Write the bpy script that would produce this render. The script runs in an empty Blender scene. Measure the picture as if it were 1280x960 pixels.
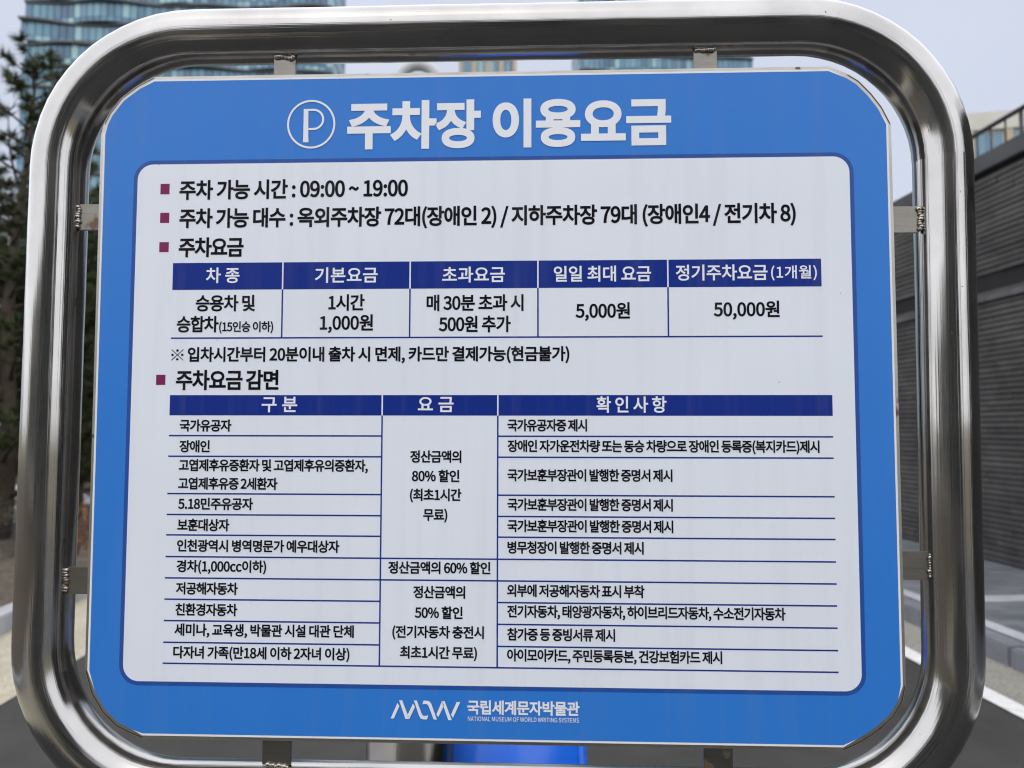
import bpy, bmesh, math, random
import numpy as np
from mathutils import Vector, Matrix

# ------------------------------------------------------------------ camera, sky, sun, exposure
scene = bpy.context.scene
C = scene.collection
EYE = Vector((0.05496, -0.77607, 1.6))
cam_data = bpy.data.cameras.new('camera')
cam = bpy.data.objects.new('camera', cam_data)
C.objects.link(cam)
cam.location = EYE
cam.rotation_euler = (1.628319, -0.001485, 0.038192)
cam_data.sensor_width = 36.0
cam_data.lens = 36.0 * 950 / 1280
cam_data.clip_start = 0.02
cam_data.clip_end = 3000
cam_data.dof.use_dof = True
cam_data.dof.focus_distance = 0.79
cam_data.dof.aperture_fstop = 6.5
scene.camera = cam

SUN_EL, SUN_AZ = math.radians(62), math.radians(200)     # azimuth clockwise from +Y: high, behind the viewer
world = bpy.data.worlds.new('World')
scene.world = world
world.use_nodes = True
wn = world.node_tree.nodes
wl = world.node_tree.links
sky = wn.new('ShaderNodeTexSky')
sky.sky_type = 'NISHITA'
sky.sun_disc = False
sky.sun_elevation = SUN_EL
sky.sun_rotation = SUN_AZ
sky.air_density = 1.0
sky.dust_density = 4.0
sky.ozone_density = 1.5
haze_mix = wn.new('ShaderNodeMix'); haze_mix.data_type = 'RGBA'
haze_mix.inputs['Factor'].default_value = 0.80           # high thin overcast: cloud brighter towards the zenith
tcw = wn.new('ShaderNodeTexCoord')
sepw = wn.new('ShaderNodeSeparateXYZ')
wl.new(tcw.outputs['Generated'], sepw.inputs['Vector'])
rampw = wn.new('ShaderNodeMapRange')
rampw.inputs['From Min'].default_value = 0.0
rampw.inputs['From Max'].default_value = 1.0
rampw.inputs['To Min'].default_value = 0.63
rampw.inputs['To Max'].default_value = 0.78
wl.new(sepw.outputs['Z'], rampw.inputs['Value'])
cloudw = wn.new('ShaderNodeTexNoise')
cloudw.inputs['Scale'].default_value = 2.2
cloudw.inputs['Detail'].default_value = 4
wl.new(tcw.outputs['Generated'], cloudw.inputs['Vector'])
crw = wn.new('ShaderNodeMapRange')
crw.inputs['To Min'].default_value = 0.86
crw.inputs['To Max'].default_value = 1.14
wl.new(cloudw.outputs['Fac'], crw.inputs['Value'])
mulw = wn.new('ShaderNodeMath'); mulw.operation = 'MULTIPLY'
wl.new(rampw.outputs['Result'], mulw.inputs[0]); wl.new(crw.outputs['Result'], mulw.inputs[1])
scw = wn.new('ShaderNodeVectorMath'); scw.operation = 'SCALE'
scw.inputs[0].default_value = (6.75, 7.15, 8.3)
wl.new(mulw.outputs[0], scw.inputs['Scale'])
wl.new(scw.outputs['Vector'], haze_mix.inputs['B'])
wl.new(sky.outputs['Color'], haze_mix.inputs['A'])
wl.new(haze_mix.outputs['Result'], wn['Background'].inputs['Color'])
wn['Background'].inputs['Strength'].default_value = 0.06

sun_data = bpy.data.lights.new('sun', 'SUN')
sun_data.energy = 1.3
sun_data.angle = math.radians(170)
sun_data.color = (1.0, 0.98, 0.95)
sun = bpy.data.objects.new('sun', sun_data)
C.objects.link(sun)
sdir = Vector((math.sin(SUN_AZ) * math.cos(SUN_EL), math.cos(SUN_AZ) * math.cos(SUN_EL), math.sin(SUN_EL)))
sun.rotation_euler = sdir.to_track_quat('Z', 'Y').to_euler()

vs = scene.view_settings
vs.view_transform = 'Standard'
vs.look = 'None'
vs.gamma = 1
vs.use_curve_mapping = False
scene.cycles.filter_width = 1.15
vs.exposure = 1.42

rng = random.Random(7)
nrng = np.random.default_rng(7)

# ------------------------------------------------------------------ helpers
def link(o, parent=None):
    C.objects.link(o)
    if parent is not None:
        o.parent = parent
    return o

def mesh_obj(name, verts, faces, mat, parent=None, smooth=False, uvs=None):
    me = bpy.data.meshes.new(name)
    me.from_pydata([tuple(v) for v in verts], [], faces)
    if uvs is not None:
        lay = me.uv_layers.new(name='UVMap')
        flat = [uvs[i] for f in faces for i in f]
        lay.data.foreach_set('uv', np.array(flat, dtype=np.float32).ravel())
    if smooth:
        me.polygons.foreach_set('use_smooth', [True] * len(me.polygons))
    if mat is not None:
        me.materials.append(mat)
    me.update()
    return link(bpy.data.objects.new(name, me), parent)

def bm_obj(name, bm, mat, parent=None, smooth=False):
    me = bpy.data.meshes.new(name)
    bm.to_mesh(me)
    bm.free()
    if smooth:
        me.polygons.foreach_set('use_smooth', [True] * len(me.polygons))
    me.materials.append(mat)
    return link(bpy.data.objects.new(name, me), parent)

def thing(name, label, cat, loc=(0, 0, 0), rotz=0.0, group=None):
    o = bpy.data.objects.new(name, None)
    o.empty_display_size = 0.1
    C.objects.link(o)
    o.location = loc
    o.rotation_euler = (0, 0, rotz)
    return tag(o, label, cat, group)

def tag(o, label=None, cat=None, group=None, kind=None):
    if label: o['label'] = label
    if cat: o['category'] = cat
    if group: o['group'] = group
    if kind: o['kind'] = kind
    return o

def add_box(bm, x0, x1, y0, y1, z0, z1, bevel=0.0):
    vs_ = [bm.verts.new(p) for p in ((x0, y0, z0), (x1, y0, z0), (x1, y1, z0), (x0, y1, z0),
                                     (x0, y0, z1), (x1, y0, z1), (x1, y1, z1), (x0, y1, z1))]
    fs = [bm.faces.new([vs_[i] for i in q]) for q in
          ((0, 3, 2, 1), (4, 5, 6, 7), (0, 1, 5, 4), (1, 2, 6, 5), (2, 3, 7, 6), (3, 0, 4, 7))]
    if bevel:
        es = list({e for f in fs for e in f.edges})
        bmesh.ops.bevel(bm, geom=es, offset=bevel, segments=2, affect='EDGES')

def sweep(path, radius, seg=32, closed=False, cap=True):
    """tube along a polyline; radius number or list; gives verts, faces, uvs"""
    n = len(path)
    P = [Vector(p) for p in path]
    rad = radius if isinstance(radius, (list, tuple)) else [radius] * n
    T = []
    for i in range(n):
        if closed:
            d = P[(i + 1) % n] - P[i - 1]
        else:
            d = P[min(i + 1, n - 1)] - P[max(i - 1, 0)]
        T.append(d.normalized())
    ref = Vector((0, 1, 0)) if abs(T[0].y) < 0.9 else Vector((1, 0, 0))
    U = ref - T[0] * ref.dot(T[0]); U.normalize()
    verts, uvs, faces = [], [], []
    s = 0.0
    rings = n + 1 if closed else n
    for k in range(rings):
        i = k % n
        if k:
            s += (P[i] - P[k - 1]).length
        U = U - T[i] * U.dot(T[i]); U.normalize()
        V = T[i].cross(U)
        for j in range(seg + 1):
            a = 2 * math.pi * j / seg
            verts.append(P[i] + (U * math.cos(a) + V * math.sin(a)) * rad[i])
            uvs.append((s, j / seg))
    w = seg + 1
    for k in range(rings - 1):
        for j in range(seg):
            faces.append((k * w + j, (k + 1) * w + j, (k + 1) * w + j + 1, k * w + j + 1))
    if cap and not closed:
        faces.append(tuple(range(seg)))
        faces.append(tuple((n - 1) * w + j for j in reversed(range(seg))))
    return verts, faces, uvs

def tube_obj(name, path, radius, mat, parent=None, seg=24, closed=False):
    v, f, u = sweep(path, radius, seg, closed)
    o = mesh_obj(name, v, f, mat, parent, True, u)
    return o

def plate(name, pts, y0, y1, mat, parent=None):
    """polygon given in the sign plane (x, z), extruded from y0 (front) to y1 (back)"""
    n = len(pts)
    verts = [(x, y0, z) for x, z in pts] + [(x, y1, z) for x, z in pts]
    faces = [tuple(range(n)), tuple(reversed(range(n, 2 * n)))]
    for i in range(n):
        j = (i + 1) % n
        faces.append((i, n + i, n + j, j))
    o = mesh_obj(name, verts, faces, mat, parent)
    bm = bmesh.new(); bm.from_mesh(o.data)
    bmesh.ops.recalc_face_normals(bm, faces=bm.faces)
    bm.to_mesh(o.data); bm.free()
    return o

def sheet(name, polys, y, mat, parent=None):
    verts, faces = [], []
    for p in polys:
        b = len(verts)
        verts += [(x, y, z) for x, z in p]
        faces.append(tuple(range(b, b + len(p))))
    return mesh_obj(name, verts, faces, mat, parent)

def rect(x0, x1, z0, z1):
    return [(x0, z0), (x1, z0), (x1, z1), (x0, z1)]

def rrect(x0, x1, z0, z1, r, n=10):
    out = []
    for cx, cz, a0 in ((x1 - r, z1 - r, 0), (x0 + r, z1 - r, 90), (x0 + r, z0 + r, 180), (x1 - r, z0 + r, 270)):
        for k in range(n + 1):
            a = math.radians(a0 + 90 * k / n)
            out.append((cx + r * math.cos(a), cz + r * math.sin(a)))
    return out

def outset(pts, d):
    n = len(pts)
    area = sum(pts[i][0] * pts[(i + 1) % n][1] - pts[(i + 1) % n][0] * pts[i][1] for i in range(n))
    sg = 1 if area > 0 else -1
    out = []
    for i in range(n):
        a, b, c = Vector(pts[i - 1]), Vector(pts[i]), Vector(pts[(i + 1) % n])
        e1, e2 = (b - a).normalized(), (c - b).normalized()
        n1, n2 = Vector((e1.y, -e1.x)) * sg, Vector((e2.y, -e2.x)) * sg
        m = (n1 + n2).normalized()
        out.append(tuple(b + m * d / max(0.4, m.dot(n1))))
    return out

# ------------------------------------------------------------------ materials
def new_mat(name):
    m = bpy.data.materials.new(name)
    m.use_nodes = True
    nt = m.node_tree
    return m, nt, nt.nodes['Principled BSDF']

def nd(nt, typ, **kw):
    n = nt.nodes.new(typ)
    for k, v in kw.items():
        setattr(n, k, v)
    return n

def coords(nt, scale, kind='Object'):
    tc = nd(nt, 'ShaderNodeTexCoord')
    mp = nd(nt, 'ShaderNodeMapping')
    mp.inputs['Scale'].default_value = scale if hasattr(scale, '__len__') else (scale,) * 3
    nt.links.new(tc.outputs[kind], mp.inputs['Vector'])
    return mp.outputs['Vector']

def noise(nt, vec, scale=5, detail=4, rough=0.55):
    n = nd(nt, 'ShaderNodeTexNoise')
    n.inputs['Scale'].default_value = scale
    n.inputs['Detail'].default_value = detail
    n.inputs['Roughness'].default_value = rough
    if vec is not None:
        nt.links.new(vec, n.inputs['Vector'])
    return n.outputs['Fac']

def ramp(nt, fac, stops):
    r = nd(nt, 'ShaderNodeValToRGB')
    e = r.color_ramp.elements
    while len(e) < len(stops):
        e.new(0.5)
    for el, (p, c) in zip(e, stops):
        el.position = p
        el.color = (c, c, c, 1) if not hasattr(c, '__len__') else (*c, 1)
    nt.links.new(fac, r.inputs['Fac'])
    return r.outputs['Color']

def mix(nt, fac, a, b):
    m = nd(nt, 'ShaderNodeMix', data_type='RGBA')
    for sock, v in (('Factor', fac), ('A', a), ('B', b)):
        if hasattr(v, 'is_output'):
            nt.links.new(v, m.inputs[sock])
        elif sock == 'Factor':
            m.inputs[sock].default_value = v
        else:
            m.inputs[sock].default_value = (*v, 1)
    return m.outputs['Result']

def bump(nt, bsdf, height, strength=0.3, dist=0.01):
    b = nd(nt, 'ShaderNodeBump')
    b.inputs['Strength'].default_value = strength
    b.inputs['Distance'].default_value = dist
    nt.links.new(height, b.inputs['Height'])
    nt.links.new(b.outputs['Normal'], bsdf.inputs['Normal'])

def rough_mat(name, c1, c2, scale=6, rough=0.85, bumps=0.2, bdist=0.01, detail=6, fine=None, spec=0.3):
    m, nt, b = new_mat(name)
    v = coords(nt, 1.0)
    f = noise(nt, v, scale, detail, 0.65)
    col = mix(nt, ramp(nt, f, [(0.3, 0.0), (0.7, 1.0)]), c1, c2)
    if fine:
        g = noise(nt, v, fine, 2, 0.7)
        col2 = nd(nt, 'ShaderNodeMix', data_type='RGBA', blend_type='MULTIPLY')
        col2.inputs['Factor'].default_value = 1
        nt.links.new(col, col2.inputs['A'])
        nt.links.new(ramp(nt, g, [(0.3, 0.55), (0.7, 1.35)]), col2.inputs['B'])
        col = col2.outputs['Result']
        bump(nt, b, g, bumps, bdist)
    elif bumps:
        bump(nt, b, f, bumps, bdist)
    nt.links.new(col, b.inputs['Base Color'])
    b.inputs['Roughness'].default_value = rough
    b.inputs['Specular IOR Level'].default_value = spec
    return m

def paint_mat(name, col, rough=0.4, spec=0.35, vary=0.06):
    m, nt, b = new_mat(name)
    v = coords(nt, 1.0)
    f = noise(nt, v, 9, 5, 0.6)
    lo = tuple(c * (1 - vary) for c in col)
    hi = tuple(min(1, c * (1 + vary)) for c in col)
    nt.links.new(mix(nt, f, lo, hi), b.inputs['Base Color'])
    b.inputs['Roughness'].default_value = rough
    b.inputs['Specular IOR Level'].default_value = spec
    return m

def steel_mat(name, base=(0.60, 0.585, 0.56), r0=0.10, r1=0.24, rust=0.0, uv=True):
    m, nt, b = new_mat(name)
    if uv:
        along = coords(nt, (2.2, 170, 1), 'UV')
        around = coords(nt, (520, 5, 1), 'UV')
        spots = coords(nt, (240, 52, 1), 'UV')
    else:
        along = coords(nt, (30, 60, 300))
        around = coords(nt, (400, 60, 10))
        spots = coords(nt, 45)
    fa = noise(nt, along, 1, 4, 0.6)
    fr = noise(nt, around, 1, 3, 0.6)
    fs = noise(nt, spots, 1.0, 2, 0.5)
    fb = noise(nt, coords(nt, 14), 1, 3, 0.5)
    rr = nd(nt, 'ShaderNodeMath', operation='MULTIPLY_ADD')
    nt.links.new(fa, rr.inputs[0]); rr.inputs[1].default_value = (r1 - r0) * 1.1; rr.inputs[2].default_value = r0
    r2 = nd(nt, 'ShaderNodeMath', operation='MULTIPLY_ADD')
    nt.links.new(fr, r2.inputs[0]); r2.inputs[1].default_value = 0.10; nt.links.new(rr.outputs[0], r2.inputs[2])
    nt.links.new(r2.outputs[0], b.inputs['Roughness'])
    # tarnish and tiny rust pits
    lo = tuple(c * 0.80 for c in base)
    col = mix(nt, ramp(nt, fb, [(0.35, 0.0), (0.7, 1.0)]), base, lo)
    pit = ramp(nt, fs, [(0.735 - rust, 0.0), (0.765 - rust * 0.8, 1.0)])
    col = mix(nt, pit, col, (0.13, 0.085, 0.05))
    nt.links.new(col, b.inputs['Base Color'])
    mt = nd(nt, 'ShaderNodeMath', operation='MULTIPLY_ADD')
    nt.links.new(pit, mt.inputs[0]); mt.inputs[1].default_value = -0.8; mt.inputs[2].default_value = 1.0
    nt.links.new(mt.outputs[0], b.inputs['Metallic'])
    hh = nd(nt, 'ShaderNodeMath', operation='ADD')
    # drawn tube: fine polishing lines and broader shallow flutes, both running along it
    fl = noise(nt, coords(nt, (0.5, 30, 1), 'UV') if uv else coords(nt, 20), 1, 2, 0.5)
    f3 = nd(nt, 'ShaderNodeMath', operation='MULTIPLY')
    nt.links.new(fl, f3.inputs[0]); f3.inputs[1].default_value = 3.2 if uv else 0.5
    nt.links.new(fa, hh.inputs[0]); nt.links.new(f3.outputs[0], hh.inputs[1])
    bump(nt, b, hh.outputs[0], 0.22, 0.0006)
    return m

M = {}
M['steel'] = steel_mat('brushed_stainless_tube', (0.42, 0.412, 0.40), 0.025, 0.08)
M['plain_steel'] = steel_mat('flat_stainless', (0.50, 0.48, 0.44), 0.26, 0.42, 0.05, uv=False)
M['tab_steel'] = steel_mat('stained_tab_steel', (0.27, 0.255, 0.225), 0.22, 0.4, 0.13, uv=False)
M['weld'] = steel_mat('weld_metal', (0.42, 0.39, 0.35), 0.12, 0.3, 0.20, uv=False)
M['post_steel'] = steel_mat('shaded_post_stainless', (0.15, 0.143, 0.13), 0.05, 0.13)  # base darkened to stand in for the shade behind the sign

def vinyl(name, col, rough=0.36, vary=0.045, specks=True, spec=0.3):
    m, nt, b = new_mat(name)
    v = coords(nt, 1.0)
    f = noise(nt, v, 7, 6, 0.6)
    lo = tuple(c * (1 - vary) for c in col); hi = tuple(min(1, c * (1 + vary)) for c in col)
    streak = noise(nt, coords(nt, (55, 1, 2.5)), 1.0, 4, 0.6)     # faint run-down rain streaks
    c = mix(nt, f, lo, hi)
    c = mix(nt, ramp(nt, streak, [(0.50, 0.0), (0.80, 0.22)]), c, tuple(0.55 * q + 0.12 for q in col))
    if specks:                                            # dust and fly specks stuck to the print
        d = noise(nt, v, 130, 2, 0.5)
        c = mix(nt, ramp(nt, d, [(0.765, 0.0), (0.80, 0.6)]), c, (0.16, 0.14, 0.13))
    nt.links.new(c, b.inputs['Base Color'])
    nt.links.new(ramp(nt, f, [(0.3, rough - 0.05), (0.7, rough + 0.06)]), b.inputs['Roughness'])
    b.inputs['Specular IOR Level'].default_value = spec
    bump(nt, b, noise(nt, v, 40, 3, 0.5), 0.03, 0.001)
    return m

M['white'] = vinyl('white_vinyl', (0.79, 0.835, 0.90))
M['white_edge'] = vinyl('white_sheet', (0.85, 0.85, 0.85), specks=False)
M['blue'] = vinyl('blue_vinyl', (0.030, 0.200, 0.64))
M['blue_dark'] = vinyl('dark_blue_vinyl', (0.020, 0.080, 0.34), specks=False)
M['navy'] = vinyl('navy_print', (0.009, 0.030, 0.24), specks=False, spec=0.15)
M['maroon'] = vinyl('maroon_print', (0.22, 0.020, 0.105), specks=False, spec=0.15)
M['ink'] = vinyl('black_print', (0.005, 0.005, 0.009), specks=False, spec=0.1)
M['white_ink'] = vinyl('white_print', (0.84, 0.86, 0.89), specks=False)

# ------------------------------------------------------------------ ground and road (l = metres right of the viewer, s = metres up the road)
RA = 0.0908
def road(l, s, z=0.0):
    return Vector((EYE.x + l * math.cos(RA) - s * math.sin(RA), EYE.y + l * math.sin(RA) + s * math.cos(RA), z))

def struct(o):
    o['kind'] = 'structure'
    return o

def strip(name, l0, l1, s0, s1, z0, z1, mat, parts=1):
    bm = bmesh.new()
    add_box(bm, l0, l1, s0, s1, z0, z1)
    o = bm_obj(name, bm, mat)
    o.location = (EYE.x, EYE.y, 0)
    o.rotation_euler = (0, 0, RA)
    return o

def road_sheet(name, l0, l1, s0, s1, z, mat):
    o = mesh_obj(name, [(l0, s0, z), (l1, s0, z), (l1, s1, z), (l0, s1, z)], [(0, 1, 2, 3)], mat)
    o.location = (EYE.x, EYE.y, 0)
    o.rotation_euler = (0, 0, RA)
    return o

M['asphalt'] = rough_mat('asphalt', (0.031, 0.030, 0.029), (0.054, 0.052, 0.049), 1.3, 0.9, 0.5, 0.004, 6, 180)
M['concrete'] = rough_mat('gutter_concrete', (0.33, 0.30, 0.225), (0.42, 0.385, 0.30), 1.6, 0.9, 0.25, 0.004, 6, 90)
M['dark_concrete'] = rough_mat('dark_gutter_concrete', (0.20, 0.19, 0.165), (0.29, 0.28, 0.245), 1.6, 0.9, 0.25, 0.004, 6, 90)  # darker, greyer mix for the right gutter
M['granite'] = rough_mat('granite_kerb', (0.30, 0.31, 0.33), (0.46, 0.47, 0.50), 3, 0.7, 0.2, 0.003, 6, 140)
M['soil'] = rough_mat('dry_soil', (0.055, 0.045, 0.033), (0.15, 0.125, 0.095), 2.2, 0.95, 0.7, 0.03, 8, 26)
M['earth'] = rough_mat('winter_lawn', (0.14, 0.12, 0.08), (0.22, 0.20, 0.14), 0.15, 0.95, 0.3, 0.02)
M['line'] = rough_mat('worn_white_line', (0.52, 0.52, 0.51), (0.74, 0.74, 0.73), 14, 0.75, 0.2, 0.002)

def paver_mat():
    m, nt, b = new_mat('grey_pavers')
    v = coords(nt, 1.0)
    br = nd(nt, 'ShaderNodeTexBrick')
    br.inputs['Scale'].default_value = 1.0
    br.inputs['Brick Width'].default_value = 0.3
    br.inputs['Row Height'].default_value = 0.15
    br.inputs['Mortar Size'].default_value = 0.004
    br.inputs['Color1'].default_value = (0.095, 0.105, 0.118, 1)
    br.inputs['Color2'].default_value = (0.14, 0.15, 0.165, 1)
    br.inputs['Mortar'].default_value = (0.07, 0.07, 0.07, 1)
    nt.links.new(v, br.inputs['Vector'])
    f = noise(nt, v, 1.5, 6, 0.65)
    mm = nd(nt, 'ShaderNodeMix', data_type='RGBA', blend_type='MULTIPLY')
    mm.inputs['Factor'].default_value = 1
    nt.links.new(br.outputs['Color'], mm.inputs['A'])
    nt.links.new(ramp(nt, f, [(0.3, 0.72), (0.7, 1.15)]), mm.inputs['B'])
    nt.links.new(mm.outputs['Result'], b.inputs['Base Color'])
    b.inputs['Roughness'].default_value = 0.85
    return m
M['pavers'] = paver_mat()

struct(mesh_obj('ground', [(-1500, -1500, -0.012), (1500, -1500, -0.012), (1500, 1500, -0.012), (-1500, 1500, -0.012)], [(0, 1, 2, 3)], M['earth']))
struct(road_sheet('road', -2.72, 3.22, -40, 110, 0.0, M['asphalt']))
struct(road_sheet('gutter_strip', -3.62, -2.70, -40, 110, 0.005, M['concrete']))
struct(road_sheet('gutter_strip', 3.17, 3.62, -40, 110, 0.005, M['dark_concrete']))
struct(road_sheet('road_line', 3.03, 3.17, -40, 110, 0.010, M['line']))
def kerb(l0, l1, s0, s1, h, mat):
    bm = bmesh.new()
    s = s0
    while s < s1:
        add_box(bm, l0, l1, s + 0.004, s + 0.996, -0.1, h, 0.012)
        s += 1.0
    o = bm_obj('kerb', bm, mat)
    o.location = (EYE.x, EYE.y, 0); o.rotation_euler = (0, 0, RA)
    return struct(o)
kerb(-3.80, -3.60, -4, 46, 0.15, M['granite'])
M['dark_granite'] = rough_mat('dark_granite_kerb', (0.13, 0.14, 0.155), (0.20, 0.21, 0.23), 3, 0.7, 0.2, 0.003, 6, 140)
kerb(3.60, 3.78, -4, 46, 0.14, M['dark_granite'])
struct(strip('pavement', 3.785, 5.72, -40, 110, -0.1, 0.138, M['pavers']))
struct(road_sheet('pavement_band', 3.79, 3.93, -40, 110, 0.142, M['granite']))
struct(road_sheet('pavement_band', 3.935, 5.68, 6.28, 6.52, 0.142, M['granite']))
struct(strip('planting_bed', -30, -3.805, -40, 110, -0.1, 0.13, M['soil']))

# ------------------------------------------------------------------ dark stone wall on the right with its railing
def wall_mat():
    m, nt, b = new_mat('dark_slate_courses')
    v = coords(nt, 1.0)
    g = nd(nt, 'ShaderNodeNewGeometry')
    f = noise(nt, v, 2.2, 6, 0.65)
    d = noise(nt, coords(nt, (1, 3, 30)), 1.0, 4, 0.6)
    c = mix(nt, g.outputs['Random Per Island'], (0.044, 0.043, 0.042), (0.064, 0.062, 0.060))
    mm = nd(nt, 'ShaderNodeMix', data_type='RGBA', blend_type='MULTIPLY')
    mm.inputs['Factor'].default_value = 1
    nt.links.new(c, mm.inputs['A'])
    nt.links.new(ramp(nt, f, [(0.3, 0.6), (0.72, 1.5)]), mm.inputs['B'])
    nt.links.new(mm.outputs['Result'], b.inputs['Base Color'])
    b.inputs['Roughness'].default_value = 0.75
    bump(nt, b, d, 0.4, 0.01)
    return m
M['slate'] = wall_mat()
M['cap'] = rough_mat('dark_coping', (0.045, 0.046, 0.05), (0.07, 0.072, 0.078), 2, 0.6, 0.1, 0.01)
M['ledge'] = rough_mat('weathered_ledge', (0.035, 0.035, 0.037), (0.15, 0.15, 0.155), 1.6, 0.8, 0.2, 0.01)
M['core'] = rough_mat('wall_core', (0.012, 0.012, 0.013), (0.02, 0.02, 0.022), 2, 0.9, 0.0)
WL = 5.72
wall = thing('retaining_wall', 'tall dark slate wall of thin stone courses with a dark groove, beside the pavement', 'wall', (EYE.x, EYE.y, 0), RA)
bm = bmesh.new(); add_box(bm, WL + 0.03, WL + 0.6, -3.6, 58, -0.1, 4.46); bm_obj('wall_core', bm, M['core'], wall)
bm = bmesh.new()
r2 = random.Random(3)
z = 0.14
H = 0.061
while z < 4.40:
    if 3.10 < z + H * 0.5 < 3.34:                       # recessed groove
        z += H; continue
    s = -3.6 + r2.random()
    while s < 58:
        L = r2.choice((0.9, 1.2, 1.5, 1.8))
        dx = r2.uniform(0, 0.014)
        add_box(bm, WL + dx, WL + 0.035, s, min(s + L - 0.004, 58), z + 0.011, z + H - 0.003)
        s += L
    z += H
bm_obj('stone_cladding', bm, M['slate'], wall)
bm = bmesh.new(); add_box(bm, WL - 0.03, WL + 0.034, -3.6, 58, 3.01, 3.075, 0.004); bm_obj('ledge', bm, M['ledge'], wall)
bm = bmesh.new(); add_box(bm, WL - 0.05, WL + 0.7, -3.6, 58, 4.465, 4.66, 0.01); bm_obj('coping', bm, M['cap'], wall)

M['rail'] = paint_mat('rail_dark_metal', (0.03, 0.03, 0.034), 0.4)
rail = thing('metal_railing', 'thin dark metal railing with upright bars standing on top of the dark wall', 'railing', (EYE.x, EYE.y, 4.66), RA)
tube_obj('handrail', [(6.3, s, 0.62) for s in (-3.5, 2, 6, 10.2)], 0.030, M['rail'], rail, 10)
tube_obj('bottom_rail', [(6.3, s, 0.08) for s in (-3.5, 2, 6, 10.2)], 0.016, M['rail'], rail, 8)
s = -3.25
while s < 10.1:
    tube_obj('baluster', [(6.3, s, 0.08), (6.3, s, 0.60)], 0.011, M['rail'], rail, 6)
    s += 0.25
s = -3.5
while s < 10.3:
    tube_obj('post', [(6.3, s, 0.0), (6.3, s, 0.60)], 0.022, M['rail'], rail, 8)
    s += 1.9571

# ------------------------------------------------------------------ far buildings
def tower_glass():
    m, nt, b = new_mat('tower_glass')
    g = nd(nt, 'ShaderNodeNewGeometry')
    c = ramp(nt, g.outputs['Random Per Island'], [(0.0, (0.025, 0.085, 0.16)), (0.45, (0.060, 0.165, 0.26)), (0.8, (0.11, 0.26, 0.34)), (1.0, (0.27, 0.45, 0.46))])
    nt.links.new(c, b.inputs['Base Color'])
    b.inputs['Roughness'].default_value = 0.18
    b.inputs['Specular IOR Level'].default_value = 0.7
    return m
M['tglass'] = tower_glass()
M['mullion'] = paint_mat('dark_mullions', (0.035, 0.05, 0.06), 0.5)
M['slab'] = paint_mat('grey_balcony_edge', (0.075, 0.08, 0.088), 0.5)

def wavy_tower(name, label, l0, l1, s0, depth, floors, fh, phase):
    t = thing(name, label, 'building', (EYE.x, EYE.y, 0), RA)
    w = l1 - l0
    bm = bmesh.new(); add_box(bm, l0 + 0.35, l1 - 0.35, s0 + 0.35, s0 + depth, 0, floors * fh); bm_obj('core', bm, M['mullion'], t)
    npan = int(w / 0.98)
    nsl = int(w / 0.6)
    for k in range(floors):
        z0 = k * fh
        ph = phase + k * 1.9
        def out(x, amp=1.0):
            return amp * (0.55 + 0.5 * math.sin(x * 0.42 + ph) + 0.35 * math.sin(x * 0.23 - 1.7 * ph))
        # balcony slab with a wavy edge
        top, bot = [], []
        xs = [l0 + w * i / nsl for i in range(nsl + 1)]
        fr = [(x, s0 - 0.25 - max(0.0, out(x)) * 1.15) for x in xs]
        zz0, zz1 = z0 + fh - 0.32, z0 + fh
        n = len(fr)
        verts = [(x, y, zz0) for x, y in fr] + [(x, y, zz1) for x, y in fr] + [(x, s0 + 0.3, zz0) for x, y in fr] + [(x, s0 + 0.3, zz1) for x, y in fr]
        faces = []
        for i in range(n - 1):
            faces += [(i, i + 1, n + i + 1, n + i), (n + i, n + i + 1, 3 * n + i + 1, 3 * n + i), (2 * n + i, 2 * n + i + 1, i + 1, i)]
        faces += [(0, n, 3 * n, 2 * n), (n - 1, 3 * n - 1, 4 * n - 1, 2 * n - 1)]
        mesh_obj('balcony', verts, faces, M['slab'], t)
        # glazing: one sheet of separate panes following the wave a little
        verts, faces = [], []
        for i in range(npan):
            xa, xb = l0 + w * i / npan + 0.05, l0 + w * (i + 1) / npan - 0.05
            for (zs, ze) in ((z0 + 0.04, z0 + 0.72), (z0 + 0.76, z0 + fh - 0.36)):
                b0 = len(verts)
                ya, yb = s0 - max(0.0, out(xa, 0.8)), s0 - max(0.0, out(xb, 0.8))
                verts += [(xa, ya, zs), (xb, yb, zs), (xb, yb, ze), (xa, ya, ze)]
                faces.append((b0, b0 + 1, b0 + 2, b0 + 3))
        for side, xx in ((0, l0 + 0.3), (1, l1 - 0.3)):
            for i in range(12):
                ya, yb = s0 + depth * i / 12 + 0.05, s0 + depth * (i + 1) / 12 - 0.05
                b0 = len(verts)
                verts += [(xx, ya, z0 + 0.04), (xx, yb, z0 + 0.04), (xx, yb, z0 + fh - 0.46), (xx, ya, z0 + fh - 0.46)]
                faces.append((b0, b0 + 1, b0 + 2, b0 + 3) if side else (b0 + 3, b0 + 2, b0 + 1, b0))
        mesh_obj('glazing', verts, faces, M['tglass'], t)
    bm = bmesh.new(); add_box(bm, l0 - 0.1, l1 + 0.1, s0 - 0.5, s0 + depth, floors * fh, floors * fh + 1.2); bm_obj('roof', bm, M['slab'], t)
    return t

wavy_tower('glass_tower', 'blue-green glass apartment tower with wavy balcony bands rising behind the pine trees', -64.6, -20.6, 110, 12, 24, 3.15, 0.4)
wavy_tower('glass_tower', 'glass apartment tower behind the sign, glimpsed through the gap right of its top middle', 19.9, 53.6, 140, 12, 30, 3.15, 2.1)

M['beige'] = rough_mat('beige_panels', (0.45, 0.435, 0.395), (0.53, 0.515, 0.47), 0.3, 0.8, 0.0)
M['beige_dark'] = rough_mat('tan_piers', (0.36, 0.30, 0.23), (0.43, 0.37, 0.29), 0.3, 0.8, 0.0)
M['win'] = tower_glass(); 

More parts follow.
